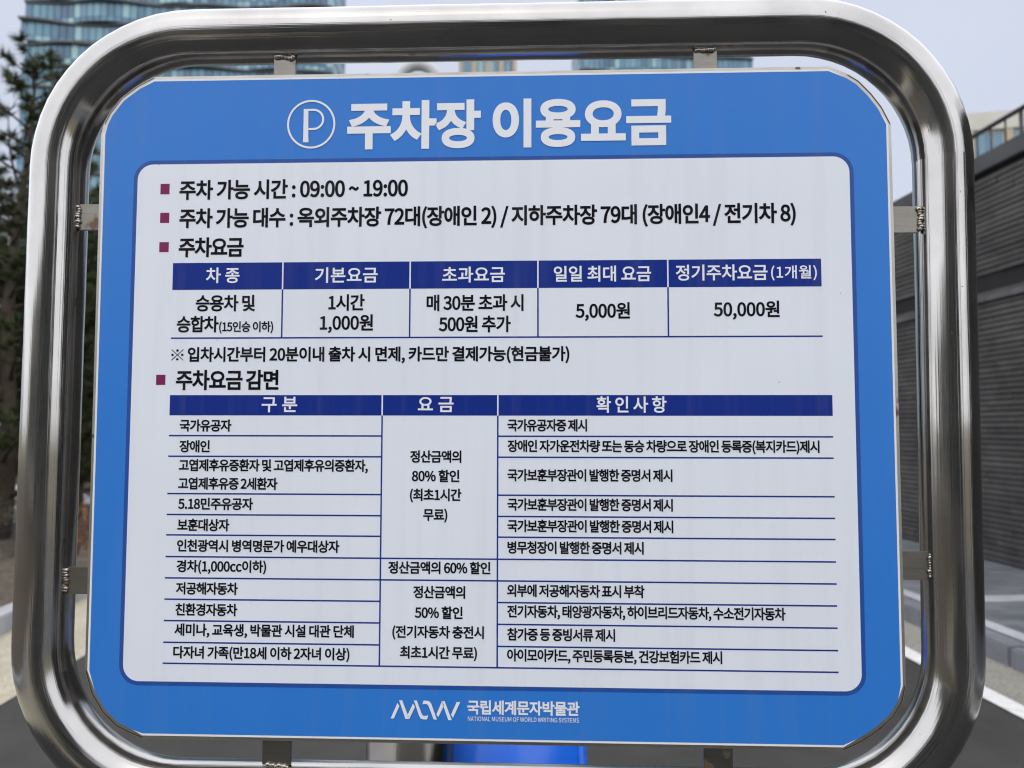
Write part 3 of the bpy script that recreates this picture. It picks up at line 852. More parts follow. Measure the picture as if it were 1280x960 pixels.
# lettering: outline of every character on the board (thousandths of an em): advance, closed outlines
OUTLINES = {
    "%": (923, "205,285 242,288 274,300 303,319 327,346 346,379 361,419 370,465 373,518 370,570 361,616 346,655 327,688 303,713 274,732 242,744 205,747 169,744 137,732 109,713 85,688 65,655 51,616 42,570 39,518 42,465 51,419 65,379 85,346 109,319 137,300 169,288;205,341 185,343 166,352 149,366 135,385 124,410 115,441 110,477 108,518 110,559 115,595 124,624 135,649 149,667 166,681 185,689 205,691 226,689 245,681 262,667 276,649 287,624 296,595 301,559 303,518 301,477 296,441 287,410 276,385 262,366 245,352 226,343;226,-13 289,-13 694,747 632,747;717,-13 753,-9 786,2 814,21 838,48 857,81 872,121 881,167 884,219 881,272 872,318 857,357 838,390 814,416 786,435 753,446 717,450 681,446 649,435 621,416 597,390 577,357 563,318 554,272 551,219 554,167 563,121 577,81 597,48 621,21 649,2 681,-9;717,43 696,46 678,54 661,68 646,87 635,112 626,142 621,178 619,219 621,261 626,296 635,326 646,351 661,370 678,383 696,391 717,394 738,391 757,383 774,370 788,351 800,326 808,296 814,261 816,219 814,178 808,142 800,112 788,87 774,68 757,54 738,46"),
    "(": (339, "239,-196 296,-171 265,-117 239,-60 217,-1 200,60 186,121 176,184 170,248 168,312 170,375 176,438 186,501 200,562 217,623 239,682 265,739 296,794 239,820 207,763 178,704 152,645 131,583 114,519 102,453 95,384 92,312 95,239 102,170 114,103 131,40 152,-22 178,-82 207,-140"),
    ")": (339, "99,-196 132,-140 161,-82 186,-22 207,40 224,103 236,170 244,239 246,312 244,384 236,453 224,519 207,583 186,645 161,704 132,763 99,820 42,794 72,739 99,682 121,623 139,562 153,501 163,438 169,375 171,312 169,248 163,184 153,121 139,60 121,-1 99,-60 72,-117 42,-171"),
    ",": (279, "75,-190 107,-174 136,-155 161,-133 182,-107 199,-79 211,-49 219,-16 221,19 220,43 216,64 210,82 201,98 190,110 177,119 161,124 144,126 126,124 110,119 96,109 85,97 78,81 75,62 78,43 85,28 95,15 109,6 125,0 142,-2 153,-1 151,-23 146,-44 138,-63 126,-81 112,-97 95,-112 75,-125 53,-136"),
    ".": (279, "139,-13 157,-11 172,-4 186,6 196,20 203,37 205,56 203,76 196,93 186,107 172,117 157,124 139,126 121,124 106,117 92,107 82,93 75,76 73,56 75,37 82,20 92,6 106,-4 121,-11"),
    "/": (393, "11,-179 78,-179 378,796 312,796"),
    "0": (556, "279,-13 328,-7 373,11 412,40 445,82 471,136 491,202 503,280 507,370 503,459 491,536 471,601 445,654 412,695 373,724 328,742 279,747 228,742 184,724 145,695 112,654 85,601 66,536 54,459 50,370 54,280 66,202 85,136 112,82 145,40 184,11 228,-7;279,61 249,66 222,79 198,102 177,135 161,177 148,231 141,295 138,370 141,444 148,508 161,561 177,603 198,635 222,658 249,671 279,675 308,671 336,658 359,635 380,603 396,561 409,508 416,444 419,370 416,295 409,231 396,177 380,135 359,102 336,79 308,66"),
    "1": (556, "88,0 491,0 491,76 344,76 344,734 274,734 249,721 221,710 191,699 158,690 121,682 121,624 252,624 252,76 88,76"),
    "2": (556, "44,0 506,0 506,79 303,79 263,78 222,75 182,72 244,133 300,192 349,251 391,308 425,365 450,421 466,477 471,532 467,579 456,621 438,657 413,689 382,714 345,732 303,744 256,747 223,745 192,740 163,731 136,718 110,703 86,684 63,664 40,640 93,588 111,608 131,626 151,642 173,655 196,665 220,671 245,673 277,670 305,662 328,650 347,632 362,611 372,586 379,558 381,528 376,480 361,429 335,376 299,319 252,259 194,195 125,127 44,54"),
    "3": (556, "264,-13 311,-9 356,1 396,19 431,42 460,72 481,108 495,150 500,196 497,233 488,265 474,294 455,320 432,341 405,359 376,373 345,383 345,388 373,399 398,414 420,432 439,453 454,476 466,503 473,532 475,564 471,605 459,642 440,673 414,699 383,720 346,735 305,744 260,747 230,746 201,741 173,733 147,723 123,710 99,695 77,678 56,660 105,602 124,619 143,635 164,648 186,659 209,667 233,672 257,673 285,671 309,665 331,655 349,641 363,625 373,605 380,582 382,557 379,528 371,502 358,478 337,457 310,440 274,428 231,420 178,417 178,347 237,344 286,336 325,324 356,306 379,285 395,260 404,231 407,199 404,169 396,143 383,119 365,100 343,84 318,73 289,66 257,63 228,65 200,70 175,78 152,89 131,101 111,116 93,131 76,147 29,88 48,69 70,50 94,33 121,18 152,5 185,-5 223,-11"),
    "4": (556, "341,0 427,0 427,202 525,202 525,276 427,276 427,734 326,734 20,263 20,202 341,202;341,276 115,276 283,526 303,562 323,599 342,634 346,634 343,591 342,543 341,501"),
    "5": (556, "263,-13 308,-9 352,4 393,24 429,53 459,88 483,132 498,182 503,238 498,295 485,344 465,384 438,417 405,442 367,459 326,469 282,473 256,472 233,468 212,462 191,454 171,444 190,656 467,656 467,734 110,734 86,392 135,361 159,376 182,388 205,397 230,402 257,404 291,401 320,392 346,379 368,360 386,336 399,307 407,274 410,236 407,198 398,164 383,134 364,110 341,90 315,75 285,66 253,63 223,65 195,70 170,78 147,88 126,100 107,114 89,129 73,144 27,84 47,66 69,48 93,32 120,17 151,5 184,-5 221,-11"),
    "6": (556, "302,-13 343,-9 383,4 419,25 450,53 476,87 496,128 509,174 513,225 509,280 499,327 481,366 457,399 428,424 393,442 353,452 309,456 287,454 265,450 243,443 221,432 200,420 179,405 160,387 142,368 147,446 159,511 177,564 200,605 228,636 259,657 294,669 332,672 354,670 375,665 396,657 415,646 433,632 448,616 500,672 484,688 466,703 447,715 427,726 405,735 381,742 355,746 328,747 275,742 225,726 179,698 139,657 105,603 79,534 62,450 56,351 61,265 75,192 97,129 126,78 162,38 204,10 251,-7;144,295 163,318 182,338 201,354 220,367 239,376 258,383 276,387 294,388 325,385 352,376 375,363 393,344 407,320 418,293 424,261 426,225 423,190 416,157 405,129 390,105 372,85 351,71 327,62 302,59 269,63 240,74 214,93 192,120 174,153 160,194 150,241"),
    "7": (556, "198,0 294,0 299,103 308,196 322,283 341,365 368,443 404,521 451,599 509,679 509,734 49,734 49,656 406,656 356,582 314,508 280,434 253,357 232,277 216,192 205,100"),
    "8": (556, "281,-13 330,-9 374,2 413,19 447,42 474,70 493,102 506,138 510,176 507,212 500,244 488,272 472,297 454,319 433,338 410,355 387,370 387,375 403,389 420,406 436,425 451,447 465,471 475,497 482,524 484,552 480,593 470,630 453,663 430,691 401,714 367,731 327,742 283,745 241,742 203,732 169,716 139,694 115,667 97,635 85,599 81,559 83,531 89,505 99,481 111,459 126,439 142,421 161,405 180,390 180,386 155,371 131,353 108,331 88,307 71,280 58,250 49,218 46,182 51,141 64,104 84,71 112,42 146,19 186,2 231,-9;331,399 298,412 268,426 240,441 215,459 194,479 178,502 168,529 164,559 167,585 173,608 183,628 197,645 215,659 234,669 257,675 282,677 309,675 334,667 355,655 373,640 387,620 397,598 404,574 406,547 404,524 399,502 392,480 381,459 367,438 350,418;282,55 250,58 220,65 194,77 171,93 153,113 139,136 130,162 127,190 129,216 135,241 144,264 156,286 170,306 188,324 207,341 228,357 267,341 303,325 336,308 365,289 389,268 407,243 419,214 423,179 420,153 413,129 401,108 384,90 364,75 340,64 312,57"),
    "9": (556, "235,-13 286,-8 335,9 380,39 420,81 454,138 480,209 496,296 502,399 497,481 483,552 461,612 431,661 395,699 353,726 306,742 254,747 213,743 173,730 138,710 106,682 81,647 61,607 48,560 44,509 48,456 59,409 76,370 99,337 129,312 163,293 203,282 246,279 269,280 292,285 315,292 337,303 359,316 379,331 398,348 416,368 410,289 397,224 380,171 357,130 330,100 300,79 267,67 232,63 209,65 186,70 164,78 144,89 125,103 108,119 58,62 74,47 92,32 111,19 132,8 155,-1 180,-7 207,-12;415,445 396,420 377,400 358,383 338,369 319,359 299,352 280,348 262,347 231,350 204,358 182,372 163,391 149,414 138,442 132,474 130,509 133,545 140,578 151,606 166,631 185,650 206,664 230,673 255,676 289,673 318,661 344,643 366,617 385,585 399,545 409,498"),
    ":": (279, "139,391 157,393 172,400 186,410 196,424 203,441 205,461 203,480 196,497 186,511 172,522 157,529 139,531 121,529 106,522 92,511 82,497 75,480 73,461 75,441 82,424 92,410 106,400 121,393;139,-13 157,-11 172,-4 186,6 196,20 203,37 205,56 203,76 196,93 186,107 172,117 157,124 139,126 121,124 106,117 92,107 82,93 75,76 73,56 75,37 82,20 92,6 106,-4 121,-11"),
    "A": (609, "4,0 97,0 168,224 437,224 507,0 605,0 356,734 252,734;191,298 227,411 253,493 277,575 301,659 305,659 328,575 353,493 379,411 414,298"),
    "D": (689, "101,0 289,0 367,6 435,25 494,56 542,98 580,151 608,214 625,287 630,370 625,453 608,526 580,588 542,640 493,681 434,710 364,728 285,734 101,734;193,76 193,659 277,659 337,654 390,640 434,617 471,584 499,543 519,494 531,436 535,370 531,304 519,246 499,195 471,153 434,120 390,96 337,81 277,76"),
    "E": (590, "101,0 535,0 535,79 193,79 193,347 472,347 472,426 193,426 193,656 524,656 524,734 101,734"),
    "F": (553, "101,0 193,0 193,330 474,330 474,408 193,408 193,656 524,656 524,734 101,734"),
    "G": (690, "390,-13 426,-11 460,-7 492,1 522,11 550,24 575,38 597,54 616,72 616,381 375,381 375,304 531,304 531,111 515,99 495,88 474,80 450,73 425,69 399,68 343,73 294,89 252,115 217,149 189,193 170,244 157,304 153,370 158,435 171,493 192,544 220,587 255,621 297,646 345,661 398,666 428,664 455,659 479,651 501,640 521,627 539,613 556,597 606,657 589,674 570,690 548,705 523,719 495,731 465,740 431,745 395,747 324,741 260,721 203,690 154,646 113,592 83,526 65,451 58,367 64,282 83,207 112,142 151,87 200,44 256,13 320,-6"),
    "I": (294, "101,0 193,0 193,734 101,734"),
    "L": (544, "101,0 515,0 515,79 193,79 193,734 101,734"),
    "M": (814, "101,0 184,0 184,407 183,458 181,515 177,571 172,623 176,623 235,456 375,74 437,74 575,456 634,623 638,623 634,571 630,515 627,458 626,407 626,0 712,0 712,734 601,734 461,342 444,291 428,240 410,188 406,188 388,240 371,291 353,342 212,734 101,734"),
    "N": (724, "101,0 188,0 188,386 186,463 182,540 177,615 181,615 260,464 528,0 623,0 623,734 535,734 535,353 536,295 539,235 543,177 548,120 543,120 464,272 195,734 101,734"),
    "O": (743, "372,-13 438,-6 498,14 552,46 598,90 635,145 662,211 679,286 685,370 679,454 662,528 635,593 598,647 552,690 498,722 438,741 372,747 305,741 245,722 191,690 146,647 109,593 81,528 64,454 58,370 64,286 81,211 109,145 146,90 191,46 245,14 305,-6;372,68 324,74 282,89 244,115 213,150 188,194 169,245 157,304 153,370 157,435 169,493 188,544 213,587 244,621 282,646 324,661 372,666 419,661 462,646 499,621 531,587 556,544 575,493 586,435 590,370 586,304 575,245 556,194 531,150 499,115 462,89 419,74"),
    "R": (636, "193,386 193,659 317,659 357,658 393,652 424,643 449,630 469,612 483,590 492,562 495,529 492,495 483,466 469,441 449,421 424,406 393,395 357,388 317,386;504,0 608,0 422,322 457,333 489,348 518,367 542,391 561,419 575,451 584,488 587,529 582,582 568,625 545,661 515,689 477,710 434,724 385,732 331,734 101,734 101,0 193,0 193,312 326,312"),
    "S": (597, "305,-13 359,-9 408,3 451,22 487,48 516,78 537,114 550,153 554,195 551,234 542,267 529,296 510,321 488,342 462,361 434,377 403,392 299,437 277,446 255,456 235,467 216,480 200,496 187,514 179,535 176,560 179,583 186,604 198,622 214,638 234,650 257,659 284,664 314,666 342,665 369,660 394,653 418,643 440,630 461,615 481,598 529,657 509,676 486,694 461,709 435,722 407,733 377,741 346,746 314,747 265,744 221,733 182,716 148,693 120,664 100,631 87,594 82,553 86,515 96,482 111,454 131,430 154,409 179,391 205,377 231,365 337,319 362,307 385,296 406,284 425,270 439,254 450,236 457,214 460,187 457,162 449,139 437,118 419,101 397,87 371,77 340,70 306,68 277,70 249,75 222,82 195,93 170,106 146,122 124,140 103,159 48,95 73,72 100,50 130,32 161,16 194,4 229,-5 266,-11"),
    "T": (600, "253,0 347,0 347,656 569,656 569,734 31,734 31,656 253,656"),
    "U": (722, "362,-13 416,-9 466,3 511,25 549,56 581,99 605,154 620,221 625,303 625,734 536,734 536,301 533,240 522,190 506,150 485,118 460,95 430,80 397,71 362,68 327,71 294,80 265,95 240,118 219,150 204,190 194,240 190,301 190,734 98,734 98,303 103,221 118,154 142,99 174,56 212,25 257,3 307,-9"),
    "W": (880, "181,0 292,0 401,443 413,500 426,555 438,610 442,610 478,443 589,0 701,0 853,734 764,734 685,335 645,96 639,96 587,335 485,734 400,734 299,335 281,255 263,176 246,96 242,96 198,335 121,734 26,734"),
    "Y": (532, "219,0 312,0 312,285 533,734 437,734 343,527 319,473 294,420 269,366 265,366 192,527 97,734 -1,734 219,285"),
    "c": (511, "307,-13 334,-11 361,-7 388,1 413,11 438,23 461,38 483,55 443,117 425,103 406,90 385,79 363,70 339,65 315,63 279,67 246,78 217,96 193,120 173,151 158,186 149,227 146,272 150,316 159,357 174,393 195,423 220,448 249,466 282,477 318,481 342,479 365,472 386,463 407,450 426,434 472,494 455,508 436,522 416,533 394,544 369,551 343,556 314,558 262,553 214,539 169,515 130,483 98,442 73,393 58,336 52,272 57,208 72,151 95,102 125,62 163,29 206,6 254,-8"),
    "~": (556, "377,288 395,289 413,293 431,301 449,311 467,325 484,342 500,363 516,388 465,425 452,403 438,386 424,373 410,364 394,358 379,357 356,361 333,372 311,387 289,404 265,422 240,437 212,448 180,452 162,450 144,446 126,438 108,428 90,414 73,396 57,375 41,351 92,315 105,336 118,354 132,367 147,376 162,381 177,383 201,379 223,368 245,353 268,335 292,318 317,302 345,292"),
    "※": (635, "501,591 521,594 539,601 554,613 566,629 573,646 576,666 573,686 566,704 554,719 539,731 521,739 501,741 481,739 463,731 448,719 436,704 429,686 426,666 429,646 436,629 448,613 463,601 481,594;501,410 170,740 141,711 472,381 140,49 169,20 501,352 832,21 861,50 530,381 861,711 832,740;291,381 288,401 280,418 268,434 253,446 235,453 215,456 196,453 178,446 162,434 151,418 143,401 140,381 143,361 151,343 162,328 178,316 196,308 215,306 235,308 253,316 268,328 280,343 288,361;711,381 714,361 722,343 734,328 749,316 767,308 787,306 806,308 824,316 839,328 851,343 859,361 862,381 859,401 851,418 839,434 824,446 806,453 787,456 767,453 749,446 734,434 722,418 714,401;501,170 481,168 463,160 448,148 436,133 429,115 426,95 429,75 436,57 448,42 463,30 481,23 501,20 521,23 539,30 554,42 566,57 573,75 576,95 573,115 566,133 554,148 539,160 521,168"),
    "가": (920, "663,829 663,-77 746,-77 746,392 891,392 891,461 746,461 746,829;97,731 97,662 430,662 418,584 396,509 364,439 322,373 270,312 208,256 137,205 55,158 101,94 203,153 289,219 360,292 417,371 460,455 490,544 507,636 513,731"),
    "간": (920, "669,829 669,166 753,166 753,484 887,484 887,554 753,554 753,829;88,758 88,689 420,689 408,631 386,577 353,526 310,479 258,436 197,398 128,365 51,337 86,270 179,304 262,348 335,399 396,457 445,522 480,595 502,673 510,758;188,233 188,-58 793,-58 793,10 272,10 272,233"),
    "감": (920, "182,273 182,-65 753,-65 753,273;671,204 671,2 265,2 265,204;670,829 670,315 753,315 753,539 887,539 887,608 753,608 753,829;89,769 89,702 417,702 406,647 384,595 352,547 310,502 258,462 197,427 127,397 49,372 82,305 177,336 261,376 334,424 395,479 443,541 478,611 500,687 507,769"),
    "강": (920, "469,276 405,272 347,263 297,249 254,228 220,203 194,173 179,138 173,99 179,60 194,26 220,-4 254,-29 297,-49 347,-64 405,-73 469,-76 533,-73 591,-64 641,-49 684,-29 718,-4 743,26 758,60 763,99 758,138 743,173 718,203 684,228 641,249 591,263 533,272;469,209 515,207 557,202 594,192 624,180 649,164 667,145 678,123 682,99 678,75 667,54 649,35 624,19 594,7 557,-2 515,-8 469,-10 422,-8 381,-2 344,7 313,19 289,35 271,54 259,75 255,99 259,123 271,145 289,164 313,180 344,192 381,202 422,207;670,829 670,287 753,287 753,525 887,525 887,594 753,594 753,829;90,761 90,693 418,693 407,637 384,583 352,533 310,487 258,446 197,409 128,377 51,351 85,284 179,317 262,358 334,408 395,465 443,529 479,600 501,678 508,761"),
    "개": (920, "537,805 537,-33 615,-33 615,396 737,396 737,-78 818,-78 818,829 737,829 737,464 615,464 615,805;85,711 85,643 356,643 347,574 332,507 308,443 276,383 235,325 184,271 123,221 50,175 98,116 187,174 260,238 319,308 364,381 398,459 420,541 433,625 437,711"),
    "건": (920, "516,549 516,480 712,480 712,158 796,158 796,828 712,828 712,549;109,758 109,689 430,689 417,630 394,574 360,522 317,474 265,431 205,392 138,358 64,330 99,263 191,299 273,343 345,395 406,455 454,521 490,594 512,674 520,758;222,226 222,-58 819,-58 819,10 307,10 307,226"),
    "결": (920, "475,524 475,459 712,459 712,366 796,366 796,829 712,829 712,697 508,697 512,725 515,754 516,783 111,783 111,715 425,715 414,663 393,615 362,570 322,530 271,494 212,462 143,436 65,414 94,346 166,366 233,391 293,420 346,454 393,492 432,534 464,581 489,632 712,632 712,524;214,-2 214,-69 826,-69 826,-2 297,-2 297,102 796,102 796,325 212,325 212,257 712,257 712,165 214,165"),
    "경": (920, "501,276 435,272 377,264 325,249 282,229 247,204 222,174 206,140 200,101 206,62 222,28 247,-2 282,-27 325,-47 377,-62 435,-71 501,-74 566,-71 625,-62 676,-47 719,-27 754,-2 779,28 795,62 801,101 795,140 779,174 754,204 719,229 676,249 625,264 566,272;501,209 548,208 591,202 628,193 659,181 684,165 703,147 714,125 718,101 714,77 703,56 684,37 659,22 628,9 591,0 548,-5 501,-7 453,-5 411,0 373,9 342,22 317,37 298,56 286,77 283,101 286,125 298,147 317,165 342,181 373,193 411,202 453,208;108,760 108,692 427,692 415,635 393,582 361,532 319,487 268,446 208,410 139,378 62,352 96,286 166,309 230,337 289,370 342,406 388,447 428,492 460,541 486,594 712,594 712,473 476,473 476,405 712,405 712,286 796,286 796,828 712,828 712,661 507,661 512,693 516,726 517,760"),
    "계": (920, "740,829 740,-78 820,-78 820,829;89,713 89,645 355,645 345,576 328,509 303,445 269,384 227,327 177,273 117,223 49,177 98,117 159,157 213,200 260,246 302,294 337,345 367,397 391,452 410,509 558,509 558,350 395,350 395,282 558,282 558,-32 637,-32 637,805 558,805 558,577 425,577 430,611 434,644 436,679 437,713"),
    "고": (920, "137,737 137,669 688,669 688,648 688,606 688,563 687,516 684,467 680,415 674,360 665,301 654,238 738,228 749,295 758,356 763,412 767,465 770,514 771,561 771,606 771,648 771,737;369,442 369,118 50,118 50,49 869,49 869,118 451,118 451,442"),
    "공": (920, "456,256 387,254 326,245 272,231 226,212 190,188 163,160 147,127 141,89 147,52 163,20 190,-8 226,-32 272,-51 326,-65 387,-73 456,-76 525,-73 587,-65 641,-51 686,-32 723,-8 749,20 766,52 771,89 766,127 749,160 723,188 686,212 641,231 587,245 525,254;456,192 507,191 552,185 592,177 626,165 653,150 673,132 685,112 689,89 685,67 673,47 653,30 626,16 592,4 552,-4 507,-9 456,-11 405,-9 360,-4 320,4 287,16 260,30 240,47 228,67 223,89 228,112 240,132 260,150 287,165 320,177 360,185 405,191;147,782 147,715 682,715 682,706 682,671 681,635 679,599 675,561 668,519 658,475 739,466 750,511 757,553 761,594 764,632 764,670 764,706 764,782;387,581 387,407 51,407 51,339 868,339 868,407 469,407 469,581"),
    "과": (920, "91,729 91,661 466,661 466,622 464,576 462,524 457,465 450,400 440,328 522,321 532,389 539,452 543,509 546,561 547,606 548,646 548,680 548,729;51,120 113,120 180,121 249,123 321,126 393,130 467,136 540,144 611,154 606,216 550,210 492,205 433,200 374,197 315,194 315,470 232,470 232,192 41,189;661,829 661,-78 744,-78 744,379 889,379 889,450 744,450 744,829"),
    "관": (920, "99,758 99,689 467,689 466,653 464,611 460,564 453,510 443,450 525,442 535,499 541,551 545,598 547,641 548,678 548,710 548,758;53,291 115,291 182,292 252,294 324,297 398,301 472,307 545,316 616,327 611,388 555,381 497,375 437,370 377,366 318,364 318,556 235,556 235,361 168,359 104,359 44,359;671,829 671,146 755,146 755,464 885,464 885,534 755,534 755,829;182,208 182,-58 785,-58 785,10 266,10 266,208"),
    "광": (920, "463,251 396,249 337,240 286,227 243,209 208,185 183,158 168,125 162,89 168,52 183,20 208,-9 243,-32 286,-51 337,-64 396,-72 463,-75 529,-72 588,-64 640,-51 683,-32 717,-9 743,20 758,52 763,89 758,125 743,158 717,185 683,209 640,227 588,240 529,249;463,186 511,185 553,180 590,172 621,161 646,147 664,130 676,111 679,89 676,67 664,47 646,30 621,16 590,5 553,-3 511,-7 463,-9 415,-7 372,-3 335,5 304,16 279,30 261,47 249,67 245,89 249,111 261,130 279,147 304,161 335,172 372,180 415,185;99,771 99,703 466,703 465,669 464,630 460,587 453,539 443,485 524,478 534,529 541,576 545,619 547,658 548,692 548,722 548,771;53,325 116,325 183,326 253,328 325,331 398,336 472,342 545,350 616,361 611,421 555,414 497,409 437,404 377,401 318,398 318,575 235,575 235,396 168,394 104,394 44,394;671,829 671,264 755,264 755,512 885,512 885,582 755,582 755,829"),
    "교": (920, "135,737 135,669 691,669 691,638 691,595 691,552 690,506 687,459 683,410 678,358 670,303 659,244 741,235 752,297 760,353 766,407 769,457 772,504 773,550 773,594 773,638 773,737;475,417 475,118 334,118 334,417 250,417 250,118 50,118 50,49 869,49 869,118 557,118 557,417"),
    "구": (920, "50,381 50,312 416,312 416,-79 499,-79 499,312 869,312 869,381 736,381 746,434 752,484 757,530 759,574 761,614 761,653 761,690 761,769 152,769 152,702 679,702 679,690 679,653 679,615 677,574 674,530 669,484 662,434 651,381"),
    "국": (920, "135,228 135,161 687,161 687,-78 770,-78 770,228 501,228 501,394 872,394 872,462 742,462 752,513 759,561 763,605 765,646 765,684 765,719 765,786 154,786 154,717 683,717 683,682 682,645 680,605 676,561 669,514 659,462 50,462 50,394 418,394 418,228"),
    "금": (920, "151,255 151,-66 768,-66 768,255;686,189 686,2 232,2 232,189;50,447 50,379 872,379 872,447 740,447 751,501 758,550 762,596 765,638 765,677 765,713 765,780 154,780 154,712 683,712 683,676 682,637 680,595 676,550 668,501 657,447"),
    "기": (920, "710,829 710,-78 794,-78 794,829;103,730 103,663 443,663 431,584 410,509 379,439 337,373 284,312 221,256 146,204 61,158 105,91 210,150 299,216 372,289 430,368 474,452 504,541 521,634 527,730"),
    "나": (920, "663,829 663,-77 746,-77 746,398 891,398 891,467 746,467 746,829;86,221 86,152 158,152 210,153 262,154 314,157 367,161 421,166 476,173 532,182 589,192 579,263 525,252 472,244 419,237 368,231 317,227 267,224 217,222 168,221 168,739 86,739"),
    "내": (920, "532,809 532,-31 610,-31 610,391 737,391 737,-78 818,-78 818,829 737,829 737,460 610,460 610,809;94,229 94,156 151,156 194,157 237,158 282,160 328,164 375,170 425,176 477,185 467,258 414,249 364,241 315,236 267,233 222,230 177,229 177,719 94,719"),
    "녀": (920, "443,412 443,344 713,344 713,-79 797,-79 797,829 713,829 713,617 443,617 443,549 713,549 713,412;99,201 99,131 168,131 225,132 279,133 330,135 379,138 427,142 474,148 522,155 571,164 562,233 516,225 471,218 426,212 380,208 334,205 285,203 235,202 182,201 182,728 99,728"),
    "는": (920, "49,367 49,300 871,300 871,367;160,796 160,489 776,489 776,556 242,556 242,796;154,208 154,-56 781,-56 781,12 237,12 237,208"),
    "능": (920, "50,404 50,336 870,336 870,404;459,255 390,253 329,244 276,231 231,212 196,189 170,160 154,127 148,90 154,53 170,21 196,-8 231,-31 276,-50 329,-63 390,-71 459,-74 528,-71 589,-63 642,-50 686,-31 721,-8 747,21 763,53 768,90 763,127 747,160 721,189 686,212 642,231 589,244 528,253;459,189 509,188 554,183 593,175 625,164 651,150 670,133 681,113 685,90 681,68 670,48 651,31 625,17 593,6 554,-2 509,-7 459,-9 408,-7 363,-2 325,6 292,17 267,31 248,48 236,68 232,90 236,113 248,133 267,150 292,164 325,175 363,183 408,188;161,811 161,509 775,509 775,577 243,577 243,811"),
    "다": (920, "663,829 663,-79 746,-79 746,402 895,402 895,471 746,471 746,829;89,740 89,147 160,147 222,148 279,148 334,150 386,153 437,157 487,162 537,169 589,177 579,248 530,240 482,233 434,228 386,224 336,221 284,219 229,218 171,217 171,672 509,672 509,740"),
    "단": (920, "670,829 670,172 753,172 753,491 888,491 888,560 753,560 753,829;92,750 92,333 162,333 230,333 290,334 346,336 397,339 446,343 492,348 538,355 584,364 574,432 530,424 487,417 443,412 397,408 348,405 296,403 238,402 174,402 174,682 492,682 492,750;189,238 189,-58 794,-58 794,10 272,10 272,238"),
    "대": (920, "534,809 534,-31 611,-31 611,397 739,397 739,-78 819,-78 819,829 739,829 739,465 611,465 611,809;82,718 82,145 141,145 197,146 248,147 297,149 342,152 387,157 431,164 477,172 469,241 427,233 387,227 346,223 304,219 261,217 215,216 165,215 165,650 419,650 419,718"),
    "동": (920, "459,249 390,247 329,239 276,225 231,207 196,184 170,156 154,123 148,86 154,49 170,17 196,-11 231,-35 276,-53 329,-66 390,-74 459,-77 528,-74 589,-66 642,-53 686,-35 721,-11 747,17 763,49 768,86 763,123 747,156 721,184 686,207 642,225 589,239 528,247;459,184 509,183 554,178 593,170 625,159 651,145 670,128 681,108 685,86 681,64 670,44 651,27 625,13 593,2 554,-6 509,-10 459,-12 408,-10 363,-6 325,2 292,13 267,27 248,44 236,64 232,86 236,108 248,128 267,145 292,159 325,170 363,178 408,183;153,787 153,486 419,486 419,382 50,382 50,315 870,315 870,382 500,382 500,486 773,486 773,553 235,553 235,720 767,720 767,787"),
    "드": (920, "50,114 50,45 872,45 872,114;154,744 154,326 776,326 776,394 236,394 236,676 767,676 767,744"),
    "등": (920, "50,398 50,329 870,329 870,398;459,250 390,248 329,240 276,226 231,208 196,185 170,157 154,124 148,87 154,50 170,18 196,-10 231,-34 276,-52 329,-65 390,-73 459,-76 528,-73 589,-65 642,-52 686,-34 721,-10 747,18 763,50 768,87 763,124 747,157 721,185 686,208 642,226 589,240 528,248;459,185 509,184 554,179 593,171 625,160 651,146 670,129 681,109 685,87 681,65 670,45 651,28 625,14 593,3 554,-5 509,-9 459,-11 408,-9 363,-5 325,3 292,14 267,28 248,45 236,65 232,87 236,109 248,129 267,146 292,160 325,171 363,179 408,184;153,793 153,483 773,483 773,551 235,551 235,724 767,724 767,793"),
    "또": (920, "482,743 482,342 808,342 808,410 565,410 565,675 798,675 798,743;417,297 417,106 50,106 50,38 872,38 872,106 499,106 499,297;120,411 120,342 171,342 216,342 260,343 304,346 349,350 395,357 443,367 435,436 387,426 340,420 294,415 249,412 203,411 203,674 427,674 427,742 120,742"),
    "량": (920, "464,253 398,251 339,242 288,229 245,210 211,186 186,158 171,125 165,88 171,51 186,19 211,-10 245,-33 288,-52 339,-65 398,-73 464,-76 530,-73 588,-65 639,-52 682,-33 716,-10 741,19 756,51 761,88 756,125 741,158 716,186 682,210 639,229 588,242 530,251;464,188 512,187 555,182 592,173 623,162 647,148 666,130 677,111 680,88 677,66 666,46 647,29 623,14 592,3 555,-5 512,-10 464,-12 416,-10 373,-5 336,3 304,14 280,29 261,46 250,66 246,88 250,111 261,130 280,148 304,162 336,173 373,182 416,187;670,828 670,280 753,280 753,427 888,427 888,497 753,497 753,617 888,617 888,687 753,687 753,828;87,771 87,704 414,704 414,590 89,590 89,333 160,333 221,333 278,334 333,336 385,338 436,342 487,347 538,354 591,363 583,431 532,423 483,417 434,412 385,408 335,405 283,403 229,402 171,402 171,526 495,526 495,771"),
    "로": (920, "152,341 152,273 418,273 418,103 50,103 50,34 872,34 872,103 500,103 500,273 791,273 791,341 234,341 234,487 769,487 769,761 150,761 150,693 687,693 687,553 152,553"),
    "록": (920, "141,192 141,125 687,125 687,-69 770,-69 770,192;155,491 155,425 419,425 419,330 49,330 49,262 871,262 871,330 501,330 501,425 785,425 785,491 237,491 237,585 765,585 765,806 153,806 153,739 683,739 683,647 155,647"),
    "료": (920, "152,342 152,274 280,274 280,103 50,103 50,34 872,34 872,103 650,103 650,274 791,274 791,342 234,342 234,487 769,487 769,761 150,761 150,693 687,693 687,554 152,554;361,103 361,274 569,274 569,103"),
